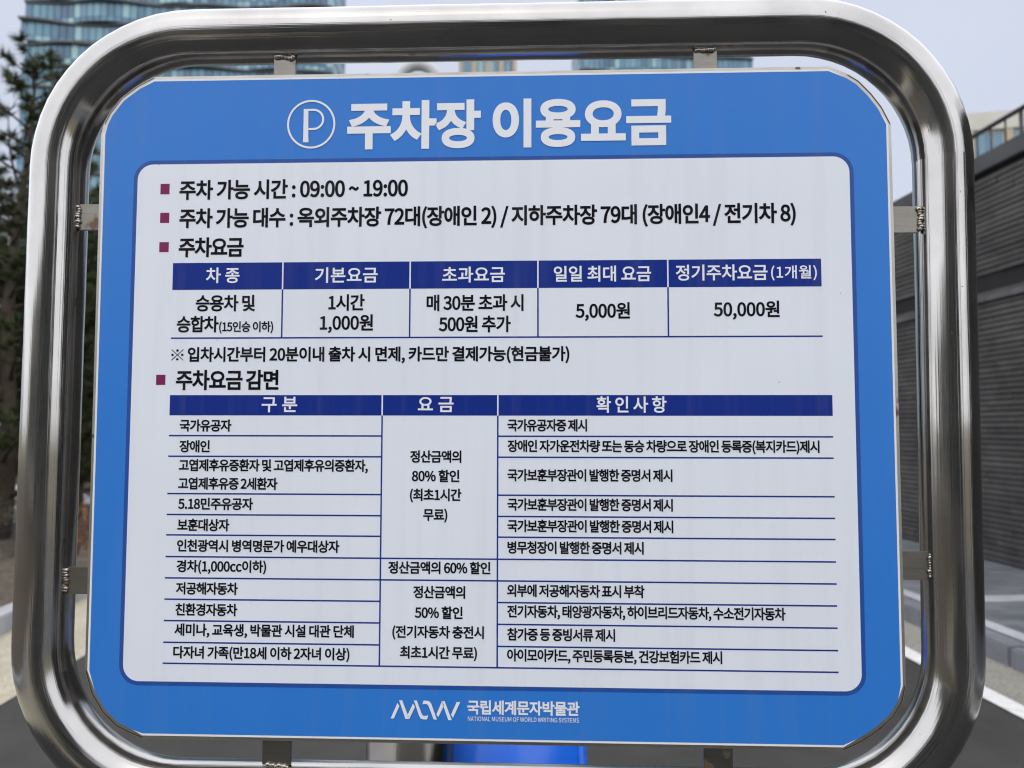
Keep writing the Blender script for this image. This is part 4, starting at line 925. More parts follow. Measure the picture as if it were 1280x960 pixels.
    "류": (920, "49,289 49,221 263,221 263,-78 346,-78 346,221 574,221 574,-78 657,-78 657,221 871,221 871,289;150,449 150,381 792,381 792,449 233,449 233,560 771,560 771,794 147,794 147,725 687,725 687,623 150,623"),
    "리": (920, "710,829 710,-79 793,-79 793,829;100,744 100,676 435,676 435,488 102,488 102,140 177,140 235,141 292,142 347,144 403,147 458,151 515,157 573,164 633,173 625,241 567,233 511,226 456,220 402,216 349,213 295,211 241,210 186,209 186,421 519,421 519,744"),
    "립": (920, "709,828 709,330 793,330 793,828;207,285 207,-66 793,-66 793,285 710,285 710,178 290,178 290,285;290,112 710,112 710,2 290,2;95,785 95,716 425,716 425,603 97,603 97,349 170,349 231,349 289,350 344,352 397,354 450,358 502,363 555,370 610,378 600,446 547,438 496,431 446,426 396,423 344,420 292,419 237,418 178,418 178,538 506,538 506,785"),
    "만": (920, "87,746 87,328 504,328 504,746;423,679 423,395 168,395 168,679;670,829 670,164 753,164 753,484 887,484 887,553 753,553 753,829;189,227 189,-58 794,-58 794,10 272,10 272,227"),
    "매": (920, "82,723 82,165 428,165 428,723;350,657 350,231 160,231 160,657;539,810 539,-32 618,-32 618,401 740,401 740,-78 821,-78 821,829 740,829 740,470 618,470 618,810"),
    "면": (920, "424,682 424,392 173,392 173,682;505,600 712,600 712,475 505,475;712,828 712,669 505,669 505,749 92,749 92,326 505,326 505,407 712,407 712,166 796,166 796,828;213,225 213,-58 817,-58 817,10 297,10 297,225"),
    "명": (920, "424,692 424,424 173,424 173,692;497,266 430,263 371,254 319,240 276,220 241,196 216,167 201,133 195,94 201,56 216,22 241,-7 276,-32 319,-51 371,-65 430,-73 497,-76 564,-73 623,-65 675,-51 718,-32 753,-7 778,22 793,56 799,94 793,133 778,167 753,196 718,220 675,240 623,254 564,263;497,200 546,199 589,193 626,184 658,172 683,157 701,139 713,118 716,94 713,71 701,50 683,32 658,17 626,5 589,-4 546,-9 497,-11 448,-9 405,-4 368,5 336,17 311,32 293,50 281,71 278,94 281,118 293,139 311,157 336,172 368,184 405,193 448,199;712,614 712,502 505,502 505,614;92,759 92,357 505,357 505,434 712,434 712,293 796,293 796,829 712,829 712,681 505,681 505,759"),
    "모": (920, "690,686 690,393 227,393 227,686;146,753 146,327 418,327 418,107 50,107 50,38 872,38 872,107 500,107 500,327 771,327 771,753"),
    "무": (920, "154,778 154,425 765,425 765,778;683,711 683,491 235,491 235,711;49,303 49,234 417,234 417,-77 499,-77 499,234 871,234 871,303"),
    "문": (920, "155,786 155,468 763,468 763,786;682,719 682,534 236,534 236,719;49,366 49,298 425,298 425,114 507,114 507,298 871,298 871,366;153,201 153,-58 779,-58 779,10 236,10 236,201"),
    "물": (920, "156,799 156,522 762,522 762,799;680,732 680,588 237,588 237,732;151,-3 151,-68 791,-68 791,-3 232,-3 232,87 763,87 763,292 500,292 500,380 869,380 869,447 50,447 50,380 417,380 417,292 149,292 149,227 682,227 682,148 151,148"),
    "미": (920, "101,739 101,149 518,149 518,739;438,673 438,216 183,216 183,673;708,829 708,-79 792,-79 792,829"),
    "민": (920, "97,749 97,328 520,328 520,749;439,682 439,395 178,395 178,682;709,828 709,176 793,176 793,828;210,238 210,-48 821,-48 821,20 294,20 294,238"),
    "및": (920, "97,769 97,400 520,400 520,769;439,703 439,466 178,466 178,703;709,829 709,309 792,309 792,829;464,335 464,246 197,246 197,182 463,182 456,149 437,117 408,87 370,59 325,35 274,14 219,-1 161,-11 190,-75 241,-66 290,-53 336,-37 379,-17 418,6 452,32 482,60 505,90 528,60 557,32 591,6 630,-17 672,-36 718,-53 766,-66 817,-75 846,-11 788,-1 733,15 683,36 639,60 601,88 573,118 555,150 548,182 814,182 814,246 547,246 547,335"),
    "박": (920, "164,233 164,165 670,165 670,-78 753,-78 753,233;87,771 87,343 507,343 507,771 425,771 425,630 169,630 169,771;169,564 425,564 425,410 169,410;670,829 670,282 753,282 753,524 887,524 887,593 753,593 753,829"),
    "발": (920, "87,791 87,396 507,396 507,791 425,791 425,661 169,661 169,791;169,596 425,596 425,463 169,463;670,829 670,361 753,361 753,565 887,565 887,633 753,633 753,829;180,-1 180,-68 786,-68 786,-1 262,-1 262,97 753,97 753,318 178,318 178,251 671,251 671,159 180,159"),
    "병": (920, "177,562 422,562 422,413 177,413;497,262 430,259 371,250 319,236 276,217 241,193 216,164 201,130 195,92 201,54 216,21 241,-8 276,-32 319,-51 371,-65 430,-73 497,-76 564,-73 623,-65 675,-51 718,-32 753,-8 778,21 793,54 799,92 793,130 778,164 753,193 718,217 675,236 623,250 564,259;497,196 546,195 589,189 626,181 658,169 683,154 701,136 713,116 716,92 713,69 701,49 683,31 658,16 626,4 589,-4 546,-9 497,-11 448,-9 405,-4 368,4 336,16 311,31 293,49 281,69 278,92 281,116 293,136 311,154 336,169 368,181 405,189 448,195;504,613 712,613 712,495 504,495;712,829 712,680 504,680 504,772 422,772 422,628 177,628 177,772 94,772 94,347 504,347 504,427 712,427 712,281 796,281 796,829"),
    "보": (920, "229,535 690,535 690,369 229,369;146,764 146,301 418,301 418,106 50,106 50,37 872,37 872,106 500,106 500,301 772,301 772,764 690,764 690,603 229,603 229,764"),
    "복": (920, "141,204 141,137 684,137 684,-78 767,-78 767,204;240,640 679,640 679,535 240,535;158,808 158,468 418,468 418,361 50,361 50,293 869,293 869,361 501,361 501,468 761,468 761,808 679,808 679,704 240,704 240,808"),
    "본": (920, "240,613 679,613 679,497 240,497;50,334 50,266 869,266 869,334 501,334 501,430 761,430 761,793 679,793 679,679 240,679 240,793 158,793 158,430 418,430 418,334;155,193 155,-58 777,-58 777,10 238,10 238,193"),
    "부": (920, "153,792 153,400 766,400 766,792 683,792 683,667 235,667 235,792;235,600 683,600 683,468 235,468;49,292 49,224 417,224 417,-78 499,-78 499,224 871,224 871,292"),
    "분": (920, "158,800 158,437 761,437 761,800 679,800 679,684 240,684 240,800;240,620 679,620 679,504 240,504;49,350 49,283 425,283 425,107 507,107 507,283 871,283 871,350;153,188 153,-58 779,-58 779,10 235,10 235,188"),
    "불": (920, "158,815 158,515 761,515 761,815 679,815 679,729 240,729 240,815;240,666 679,666 679,580 240,580;151,-3 151,-68 791,-68 791,-3 232,-3 232,84 763,84 763,287 500,287 500,374 869,374 869,442 50,442 50,374 417,374 417,287 149,287 149,223 682,223 682,144 151,144"),
    "브": (920, "50,111 50,42 872,42 872,111;146,763 146,292 772,292 772,763 690,763 690,596 229,596 229,763;229,529 690,529 690,359 229,359"),
    "빙": (920, "97,771 97,352 521,352 521,771 439,771 439,633 179,633 179,771;179,567 439,567 439,419 179,419;709,828 709,280 793,280 793,828;492,262 425,259 365,250 313,236 270,217 235,193 209,164 194,130 188,92 194,54 209,21 235,-8 270,-32 313,-51 365,-65 425,-73 492,-76 559,-73 619,-65 671,-51 714,-32 749,-8 775,21 790,54 796,92 790,130 775,164 749,193 714,217 671,236 619,250 559,259;492,196 541,195 585,189 623,181 655,169 680,154 698,136 710,116 713,92 710,69 698,49 680,31 655,17 623,5 585,-4 541,-9 492,-11 443,-9 399,-4 361,5 330,17 305,31 287,49 275,69 272,92 275,116 287,136 305,154 330,169 361,181 399,189 443,195"),
    "사": (920, "272,750 272,588 267,526 253,464 232,404 204,348 169,296 129,250 85,212 37,182 88,115 126,138 161,166 194,199 224,236 252,276 276,320 297,367 314,416 331,370 351,326 375,285 402,247 431,212 463,181 497,155 533,133 584,199 537,228 494,265 455,308 421,358 393,412 372,469 358,528 354,588 354,750;663,829 663,-78 746,-78 746,391 895,391 895,462 746,462 746,829"),
    "산": (920, "273,773 273,662 268,611 257,561 237,515 211,472 178,434 140,400 96,372 46,351 91,285 130,302 166,323 200,347 230,375 257,406 280,439 300,475 317,514 333,479 354,447 377,416 403,388 433,363 465,341 499,322 536,307 578,373 531,393 487,419 449,451 417,487 391,526 371,569 359,613 355,659 355,773;670,829 670,159 753,159 753,481 887,481 887,551 753,551 753,829;190,223 190,-58 794,-58 794,10 275,10 275,223"),
    "상": (920, "465,254 399,252 340,243 289,230 246,211 212,187 187,159 172,126 166,89 172,52 187,19 212,-9 246,-33 289,-52 340,-65 399,-73 465,-76 531,-73 589,-65 640,-52 682,-33 716,-9 741,19 756,52 761,89 756,126 741,159 716,187 682,211 640,230 589,243 531,252;465,188 513,187 555,182 592,173 623,162 648,148 666,131 677,111 680,89 677,67 666,47 648,30 623,16 592,5 555,-3 513,-8 465,-10 417,-8 374,-3 337,5 306,16 282,30 263,47 252,67 248,89 252,111 263,131 282,148 306,162 337,173 374,182 417,187;271,781 271,689 266,638 255,589 235,543 209,500 177,462 139,428 95,400 46,378 90,312 129,329 165,350 197,374 227,402 254,433 278,466 297,502 314,541 330,507 350,475 373,445 399,418 428,393 459,371 493,352 529,337 573,402 526,422 484,447 446,478 414,513 388,552 369,593 357,637 353,682 353,781;670,829 670,279 753,279 753,524 887,524 887,594 753,594 753,829"),
    "생": (920, "516,248 449,246 390,237 338,224 294,206 260,182 234,155 219,122 213,86 219,50 234,18 260,-10 294,-33 338,-52 390,-65 449,-73 516,-76 582,-73 642,-65 694,-52 737,-33 772,-10 797,18 813,50 819,86 813,122 797,155 772,182 737,206 694,224 642,237 582,246;516,184 564,183 607,178 645,170 676,159 702,145 720,128 732,108 735,86 732,64 720,45 702,28 676,14 645,3 607,-5 564,-10 516,-12 467,-10 424,-5 386,3 355,14 329,28 311,45 299,64 296,86 299,108 311,128 329,145 355,159 386,170 424,178 467,183;239,771 239,650 236,612 227,573 211,534 189,496 162,461 130,429 92,401 50,379 95,315 127,331 157,350 184,373 209,398 231,425 250,454 267,484 281,516 294,487 310,460 329,435 350,411 373,390 400,371 428,354 459,340 503,404 462,423 426,447 394,475 368,506 347,540 332,576 323,613 320,650 320,771;540,811 540,298 618,298 618,517 734,517 734,269 814,269 814,828 734,828 734,585 618,585 618,811"),
    "서": (920, "713,829 713,521 503,521 503,453 713,453 713,-79 796,-79 796,829;284,750 284,588 279,525 266,463 244,403 216,346 182,294 142,248 97,210 49,180 101,113 139,137 174,165 207,198 238,235 265,276 289,320 310,367 327,417 344,370 364,326 388,284 416,245 446,210 479,179 514,152 551,129 601,196 553,224 509,261 470,304 435,354 407,408 386,466 372,527 368,588 368,750"),
    "설": (920, "712,829 712,664 515,664 515,596 712,596 712,361 796,361 796,829;214,1 214,-66 829,-66 829,1 296,1 296,97 796,97 796,315 212,315 212,248 713,248 713,160 214,160;277,800 277,715 272,667 260,621 240,578 214,538 181,502 142,471 98,445 49,425 93,359 132,375 168,394 201,418 231,444 259,473 282,505 302,539 319,576 335,543 356,512 379,484 405,457 434,433 466,413 500,395 536,380 580,445 533,464 490,489 452,518 420,552 393,589 374,629 362,672 358,715 358,800"),
    "세": (920, "740,829 740,-78 821,-78 821,829;556,810 556,504 407,504 407,435 556,435 556,-32 634,-32 634,810;238,743 238,570 235,512 225,454 208,398 186,344 157,295 123,250 84,211 40,179 92,117 124,140 154,166 182,197 207,231 229,268 249,308 266,350 280,394 293,354 309,315 327,278 348,244 372,213 398,184 427,159 458,137 505,201 463,232 426,270 394,313 367,360 346,411 331,464 322,519 319,573 319,743"),
    "소": (920, "416,329 416,108 50,108 50,40 872,40 872,108 498,108 498,329;413,767 413,698 405,643 384,590 350,541 308,497 257,458 201,426 142,402 82,387 118,318 170,331 222,351 271,376 318,406 360,440 399,479 431,522 457,569 483,522 515,479 554,440 597,406 643,376 693,351 744,331 797,318 833,387 772,402 713,426 657,458 606,497 563,541 529,590 508,643 500,698 500,767"),
    "수": (920, "417,797 417,745 410,698 389,654 358,613 316,576 268,543 213,517 154,497 92,484 125,417 178,428 229,444 278,465 324,490 366,519 404,552 436,588 461,628 486,588 518,552 555,519 597,490 643,465 692,444 743,428 796,417 829,484 767,497 708,517 653,544 604,576 563,614 531,655 510,699 503,745 503,797;50,319 50,249 417,249 417,-78 499,-78 499,249 869,249 869,319"),
    "승": (920, "50,396 50,329 869,329 869,396;459,244 390,242 328,234 275,221 231,203 195,180 169,153 154,121 148,84 154,48 169,15 195,-12 231,-35 275,-53 328,-66 390,-74 459,-77 528,-74 589,-66 642,-53 686,-35 721,-12 747,15 763,48 768,84 763,121 747,153 721,180 686,203 642,221 589,234 528,242;459,180 509,179 554,174 593,166 625,155 651,141 670,125 681,106 685,84 681,62 670,43 651,26 625,13 593,2 554,-6 509,-10 459,-12 408,-10 363,-6 325,2 292,13 267,26 248,43 236,62 232,84 236,106 248,125 267,141 292,155 325,166 363,174 408,179;417,814 417,772 410,730 390,689 358,652 318,618 270,588 216,564 158,546 97,534 129,468 181,478 232,494 281,513 326,536 368,563 404,594 435,627 460,664 485,628 516,594 553,563 595,536 640,513 688,494 738,479 790,468 821,534 761,546 704,564 650,589 602,618 561,652 529,690 509,730 502,772 502,814"),
    "시": (920, "708,829 708,-79 792,-79 792,829;289,750 289,588 284,524 270,460 247,400 218,343 182,291 140,246 94,208 45,179 96,110 135,133 172,161 206,194 238,231 267,272 292,316 314,364 332,414 349,366 371,322 396,280 425,241 456,207 490,176 526,150 563,128 613,194 565,222 519,258 478,302 442,352 413,407 391,465 377,526 372,588 372,750"),
    "아": (920, "291,758 243,753 199,736 160,709 127,673 100,627 80,573 67,512 63,443 67,374 80,312 100,258 127,212 160,175 199,149 243,132 291,126 339,132 382,149 421,175 454,212 481,258 501,312 514,374 518,443 514,512 501,573 481,627 454,673 421,709 382,736 339,753;291,684 322,680 351,667 376,646 398,618 415,584 428,542 436,495 439,443 436,390 428,343 415,301 398,266 376,238 351,218 322,205 291,200 259,205 231,218 205,238 184,266 166,301 153,343 145,390 142,443 145,495 153,542 166,584 184,618 205,646 231,667 259,680;663,829 663,-78 746,-78 746,397 895,397 895,467 746,467 746,829"),
    "애": (920, "253,752 212,747 174,730 142,704 114,668 91,622 75,569 65,507 61,438 65,368 75,306 91,252 114,207 142,170 174,143 212,127 253,121 296,127 334,143 367,170 395,207 418,252 434,306 444,368 448,438 444,507 434,569 418,622 395,668 367,704 334,730 296,747;253,675 279,671 302,659 322,639 339,611 353,577 363,537 369,490 371,438 369,385 363,338 353,298 339,263 322,236 302,216 279,204 253,199 228,204 206,216 186,236 170,263 156,298 146,338 140,385 138,438 140,490 146,537 156,577 170,611 186,639 206,659 228,671;539,810 539,-32 618,-32 618,401 740,401 740,-78 821,-78 821,829 740,829 740,470 618,470 618,810"),
    "액": (920, "265,771 221,767 182,756 147,737 117,712 93,680 74,644 63,603 59,557 63,512 74,471 93,434 117,404 147,379 182,360 221,349 265,345 308,349 347,360 382,379 412,404 437,434 455,471 467,512 471,557 467,603 455,644 437,680 412,712 382,737 347,756 308,767;265,700 292,698 317,690 339,677 358,660 373,639 385,615 392,587 395,557 392,527 385,500 373,475 358,454 339,437 317,424 292,417 265,414 237,417 212,424 190,437 171,454 156,475 144,500 137,527 134,557 137,587 144,615 156,639 171,660 190,677 212,690 237,698;206,238 206,170 731,170 731,-78 814,-78 814,238;541,811 541,295 619,295 619,527 734,527 734,289 814,289 814,828 734,828 734,595 619,595 619,811"),
    "양": (920, "303,774 253,770 208,759 168,740 133,715 105,684 84,648 71,606 66,561 71,516 84,474 105,438 133,407 168,382 208,363 253,352 303,348 352,352 397,363 438,382 472,407 500,438 521,474 535,516 539,561 535,606 521,648 500,684 472,715 438,740 397,759 352,770;303,704 335,702 365,694 392,681 415,664 433,643 447,619 456,591 459,561 456,530 447,503 433,478 415,458 392,441 365,428 335,420 303,418 270,420 241,428 214,441 191,458 173,478 159,503 150,530 147,561 150,591 159,619 173,643 191,664 214,681 241,694 270,702;465,264 399,261 340,252 289,238 246,219 212,194 187,165 172,131 166,93 172,55 187,22 212,-7 246,-31 289,-51 340,-65 399,-73 465,-76 530,-73 589,-65 639,-51 682,-31 716,-7 741,22 756,55 761,93 756,131 741,165 716,194 682,219 639,238 589,252 530,261;465,196 513,195 555,189 592,181 623,169 648,154 666,137 677,116 680,93 677,70 666,50 648,32 623,18 592,6 555,-2 513,-7 465,-9 417,-7 374,-2 337,6 306,18 282,32 263,50 252,70 248,93 252,116 263,137 282,154 306,169 337,181 374,189 417,195;670,829 670,292 753,292 753,431 885,431 885,500 753,500 753,624 885,624 885,693 753,693 753,829"),
    "에": (920, "740,829 740,-78 821,-78 821,829;253,675 279,671 302,659 322,639 339,611 353,577 363,537 369,490 371,438 369,385 363,338 353,298 339,263 322,236 302,216 279,204 253,199 228,204 206,216 186,236 170,263 156,298 146,338 140,385 138,438 140,490 146,537 156,577 170,611 186,639 206,659 228,671;253,752 212,747 174,730 142,704 114,668 91,622 75,569 65,507 61,438 65,368 75,306 91,252 114,207 142,170 174,143 212,127 253,121 294,126 330,141 362,165 390,198 412,239 429,288 441,345 447,408 560,408 560,-32 639,-32 639,810 560,810 560,476 447,476 440,537 428,591 411,639 388,678 361,710 329,733 293,748"),
    "역": (920, "190,244 190,177 712,177 712,-78 796,-78 796,244;298,706 329,704 358,695 384,683 407,665 425,644 439,619 448,591 451,560 448,529 439,500 425,475 407,454 384,436 358,424 329,416 298,413 265,416 236,424 210,436 187,454 169,475 155,500 146,529 143,560 146,591 155,619 169,644 187,665 210,683 236,695 265,704;712,627 712,492 520,492 525,514 529,536 530,560 529,583 526,606 520,627;298,777 249,773 204,761 165,742 130,716 103,685 82,648 69,606 64,560 69,514 82,472 103,435 130,403 165,377 204,358 249,346 298,342 326,343 354,347 380,354 404,364 427,375 448,389 466,406 483,424 712,424 712,295 796,295 796,829 712,829 712,695 484,695 467,714 448,730 427,744 404,756 380,765 354,772 326,776"),
    "엽": (920, "298,717 329,715 359,707 385,695 407,678 426,658 439,634 448,607 451,577 448,547 439,520 426,496 407,475 385,459 359,446 329,438 298,436 265,438 236,446 210,459 187,475 169,496 155,520 146,547 143,577 146,607 155,634 169,658 187,678 210,695 236,707 265,715;215,297 215,-66 796,-66 796,297 712,297 712,183 298,183 298,297;298,117 712,117 712,2 298,2;519,644 712,644 712,507 518,507 525,529 529,553 530,577 529,601 525,623;712,829 712,712 480,712 463,729 444,744 424,757 402,768 378,776 352,782 326,786 298,788 249,784 204,772 165,753 130,729 103,698 82,662 69,622 64,577 69,532 82,492 103,456 130,425 165,400 204,381 249,370 298,366 325,367 352,371 377,377 401,385 423,396 443,409 462,423 479,440 712,440 712,342 796,342 796,829"),
    "예": (920, "740,829 740,-78 821,-78 821,829;253,675 279,671 302,659 323,639 340,611 353,577 363,537 370,490 372,438 370,385 363,338 353,298 340,263 323,236 302,216 279,204 253,199 228,204 205,216 185,236 169,263 155,298 145,338 139,385 137,438 139,490 145,537 155,577 169,611 185,639 205,659 228,671;562,541 562,334 440,334 444,367 447,401 448,438 447,474 444,509 440,541;253,752 212,747 174,730 142,704 114,668 91,622 75,569 65,507 61,438 65,368 75,306 91,252 114,207 142,170 174,143 212,127 253,121 282,124 308,131 332,143 355,159 375,179 393,204 409,232 422,265 562,265 562,-32 641,-32 641,810 562,810 562,609 423,609 410,641 394,670 376,695 355,715 333,731 308,743 282,750"),
    "옥": (920, "459,740 510,739 556,733 596,724 629,712 656,696 676,677 688,656 692,631 688,607 676,585 656,567 629,551 596,539 556,529 510,524 459,522 408,524 362,529 322,539 288,551 262,567 242,585 230,607 225,631 230,656 242,677 262,696 288,712 322,724 362,733 408,739;141,214 141,147 684,147 684,-78 767,-78 767,214;50,368 50,301 869,301 869,368 501,368 501,457 562,463 616,474 663,489 703,509 735,534 758,562 773,595 777,631 772,670 755,705 728,735 691,761 646,781 591,795 529,804 459,808 389,804 327,795 272,781 226,761 190,735 163,705 146,670 140,631 145,595 160,562 183,534 215,509 255,489 302,474 357,463 418,457 418,368"),
    "외": (920, "344,697 377,695 408,687 436,675 459,659 478,638 493,614 502,587 505,556 502,526 493,499 478,475 459,454 436,438 408,425 377,417 344,415 310,417 279,425 252,438 228,454 209,475 194,499 185,526 182,556 185,587 194,614 209,638 228,659 252,675 279,687 310,695;705,829 705,-79 789,-79 789,829;66,118 130,118 198,119 269,121 344,123 420,128 498,135 576,145 653,157 646,218 582,210 517,203 451,198 385,193 385,347 428,355 467,370 501,390 530,415 554,444 571,478 582,515 586,556 581,601 568,643 547,679 518,710 482,735 441,754 395,765 344,769 293,765 246,754 205,735 169,710 140,679 118,643 105,601 100,556 104,515 115,478 132,444 156,415 185,390 220,370 259,355 302,347 302,190 214,188 132,187 55,187"),
    "요": (920, "459,705 511,702 559,693 602,679 638,660 668,635 690,607 704,574 708,538 704,502 690,470 668,441 638,417 602,397 559,383 511,374 459,371 406,374 359,383 316,397 280,417 251,441 229,470 215,502 210,538 215,574 229,607 251,635 280,660 316,679 359,693 406,702;459,771 390,767 327,755 271,735 223,708 184,674 155,634 137,589 130,538 132,508 139,480 149,454 163,429 180,407 201,386 225,368 251,352 251,107 50,107 50,38 872,38 872,107 669,107 669,353 696,369 719,387 740,408 757,430 770,454 780,480 786,508 789,538 782,589 764,634 735,674 696,708 648,735 592,755 528,767;334,107 334,321 363,314 394,309 426,307 459,306 493,307 526,309 557,314 586,321 586,107"),
    "용": (920, "459,244 390,242 328,234 275,221 231,203 195,180 169,153 154,121 148,85 154,48 169,16 195,-12 231,-35 275,-53 328,-66 390,-73 459,-76 528,-73 589,-66 642,-53 686,-35 721,-12 747,16 763,48 768,85 763,121 747,153 721,180 686,203 642,221 589,234 528,242;459,180 509,179 554,174 593,166 625,155 651,142 670,125 681,107 685,85 681,63 670,44 651,27 625,13 593,2 554,-6 509,-10 459,-12 408,-10 363,-6 325,2 292,13 267,27 248,44 236,63 232,85 236,107 248,125 267,142 292,155 325,166 363,174 408,179;459,746 510,745 556,739 596,731 630,719 657,705 676,687 688,666 692,643 688,620 676,600 657,582 630,567 596,556 556,547 510,542 459,540 407,542 362,547 322,556 288,567 261,582 242,600 230,620 225,643 230,666 242,687 261,705 288,719 322,731 362,739 407,745;459,812 389,809 326,800 272,786 226,767 189,743 162,714 146,681 140,643 142,621 148,600 157,581 169,563 185,547 204,532 226,519 251,508 251,381 50,381 50,314 869,314 869,381 666,381 666,508 691,519 714,532 733,547 749,563 761,581 770,600 776,621 777,643 772,681 755,714 728,743 692,767 646,786 592,800 529,809;335,381 335,486 373,480 414,477 459,476 504,477 545,480 584,486 584,381"),
    "우": (920, "458,793 390,789 329,779 275,762 229,739 192,710 164,676 147,637 141,593 147,550 164,511 192,477 229,448 275,426 329,409 390,398 458,395 526,398 587,409 642,426 688,448 725,477 752,511 770,550 775,593 770,637 752,676 725,710 688,739 642,762 587,779 526,789;458,725 508,723 553,716 593,705 626,689 653,670 674,648 686,622 690,593 686,564 674,539 653,516 626,497 593,482 553,471 508,464 458,462 408,464 363,471 324,482 290,497 263,516 243,539 231,564 226,593 231,622 243,648 263,670 290,689 324,705 363,716 408,723;49,310 49,240 417,240 417,-78 499,-78 499,240 871,240 871,310"),
    "운": (920, "459,806 390,802 329,793 274,777 228,756 191,730 164,699 147,663 141,623 147,583 164,548 191,517 228,490 274,470 329,454 390,445 459,442 528,445 590,454 644,470 690,490 727,517 754,548 771,583 776,623 771,663 754,699 727,730 690,756 644,777 590,793 528,802;459,738 508,736 553,730 592,721 625,707 652,691 672,671 684,649 688,623 684,598 672,576 652,557 625,540 592,527 553,518 508,512 459,510 410,512 365,518 326,527 293,540 266,557 246,576 234,598 229,623 234,649 246,671 266,691 293,707 326,721 365,730 410,736;49,369 49,301 425,301 425,117 509,117 509,301 871,301 871,369;154,206 154,-58 779,-58 779,11 237,11 237,206"),
    "원": (920, "340,792 292,789 249,780 211,767 179,748 153,725 133,698 121,667 117,633 121,599 133,568 153,541 179,518 211,500 249,487 292,479 340,476 387,479 430,487 468,500 500,518 527,541 546,568 558,599 562,633 558,667 546,698 527,725 500,748 468,767 430,780 387,789;340,729 370,728 398,723 422,714 443,703 460,689 472,673 480,654 483,633 480,612 472,594 460,578 443,564 422,553 398,545 370,540 340,538 309,540 281,545 257,553 236,564 219,578 206,594 198,612 195,633 198,654 206,673 219,689 236,703 257,714 281,723 309,728;56,341 134,341 218,342 307,345 307,170 390,170 390,350 452,354 514,360 575,367 635,376 629,436 556,428 480,422 404,417 328,414 253,411 180,410 110,409 45,409;524,293 524,232 708,232 708,139 792,139 792,828 708,828 708,293;173,206 173,-58 814,-58 814,10 256,10 256,206"),
    "월": (920, "340,811 291,808 248,801 210,790 177,774 151,754 132,731 120,704 116,674 120,644 132,618 151,595 177,575 210,560 248,548 291,541 340,539 388,541 431,548 469,560 502,575 528,595 547,618 559,644 563,674 559,704 547,731 528,754 502,774 469,790 431,801 388,808;340,753 371,752 400,748 424,741 445,732 462,720 475,707 482,691 485,674 482,657 475,642 462,629 445,618 424,608 400,602 371,598 340,596 308,598 280,602 255,608 234,618 217,629 205,642 197,657 194,674 197,691 205,707 217,720 234,732 255,741 280,748 308,752;57,426 132,426 211,426 294,428 294,292 376,292 376,432 443,436 510,441 576,448 642,456 637,510 563,503 488,497 411,493 335,491 259,489 186,488 115,487 47,487;528,397 528,343 708,343 708,295 792,295 792,828 708,828 708,397;187,-7 187,-68 822,-68 822,-7 269,-7 269,73 792,73 792,262 184,262 184,202 709,202 709,129 187,129"),
    "유": (920, "458,793 390,789 329,779 275,762 229,739 192,710 164,676 147,637 141,594 147,551 164,513 192,479 229,451 275,428 329,412 390,401 458,398 526,401 587,412 642,428 688,451 725,479 752,513 770,551 775,594 770,637 752,676 725,710 688,739 642,762 587,779 526,789;458,725 508,723 553,716 593,705 626,690 653,671 674,648 686,623 690,594 686,566 674,541 653,518 626,500 593,485 553,474 508,467 458,465 408,467 363,474 324,485 290,500 263,518 243,541 231,566 226,594 231,623 243,648 263,671 290,690 324,705 363,716 408,723;49,313 49,244 260,244 260,-78 346,-78 346,244 572,244 572,-78 656,-78 656,244 871,244 871,313"),
    "육": (920, "459,808 389,805 327,796 272,781 226,761 190,737 163,707 146,673 140,634 146,595 163,561 190,531 226,506 272,486 327,472 389,463 459,460 529,463 591,472 646,486 691,506 728,531 755,561 772,595 777,634 772,673 755,707 728,737 691,761 646,781 591,796 529,805;459,741 510,740 556,734 596,725 629,713 656,698 676,679 688,658 692,634 688,610 676,589 656,570 629,555 596,542 556,533 510,528 459,526 408,528 362,533 322,542 288,555 262,570 242,589 230,610 225,634 230,658 242,679 262,698 288,713 322,725 362,734 408,740;141,211 141,144 684,144 684,-78 767,-78 767,211 652,211 652,325 869,325 869,392 50,392 50,325 266,325 266,211;349,325 570,325 570,211 349,211"),
    "으": (920, "459,770 391,766 328,753 273,731 224,702 185,666 155,623 137,575 130,521 137,467 155,418 185,375 224,339 273,310 328,288 391,275 459,271 527,275 590,288 646,310 694,339 734,375 763,418 782,467 789,521 782,575 763,623 734,666 694,702 646,731 590,753 527,766;459,703 511,700 558,690 601,674 637,653 667,626 690,595 704,560 708,521 704,482 690,446 667,415 637,389 601,368 558,352 511,342 459,339 407,342 360,352 317,368 281,389 251,415 228,446 214,482 209,521 214,560 228,595 251,626 281,653 317,674 360,690 407,700;50,111 50,42 872,42 872,111"),
    "의": (920, "344,762 293,758 246,747 205,728 169,703 140,672 118,636 105,594 100,549 105,504 118,462 140,426 169,395 205,370 246,351 293,340 344,336 395,340 441,351 482,370 518,395 547,426 568,462 581,504 586,549 581,594 568,636 547,672 518,703 482,728 441,747 395,758;344,690 377,688 408,680 436,668 459,651 478,631 493,607 502,579 505,549 502,519 493,491 478,467 459,447 436,430 408,418 377,410 344,408 310,410 279,418 252,430 228,447 209,467 194,491 185,519 182,549 185,579 194,607 209,631 228,651 252,668 279,680 310,688;705,829 705,-79 789,-79 789,829;66,119 130,119 198,120 269,122 344,125 420,129 498,137 576,146 653,159 646,220 571,210 494,203 416,197 339,194 263,191 189,190 120,189 55,189"),
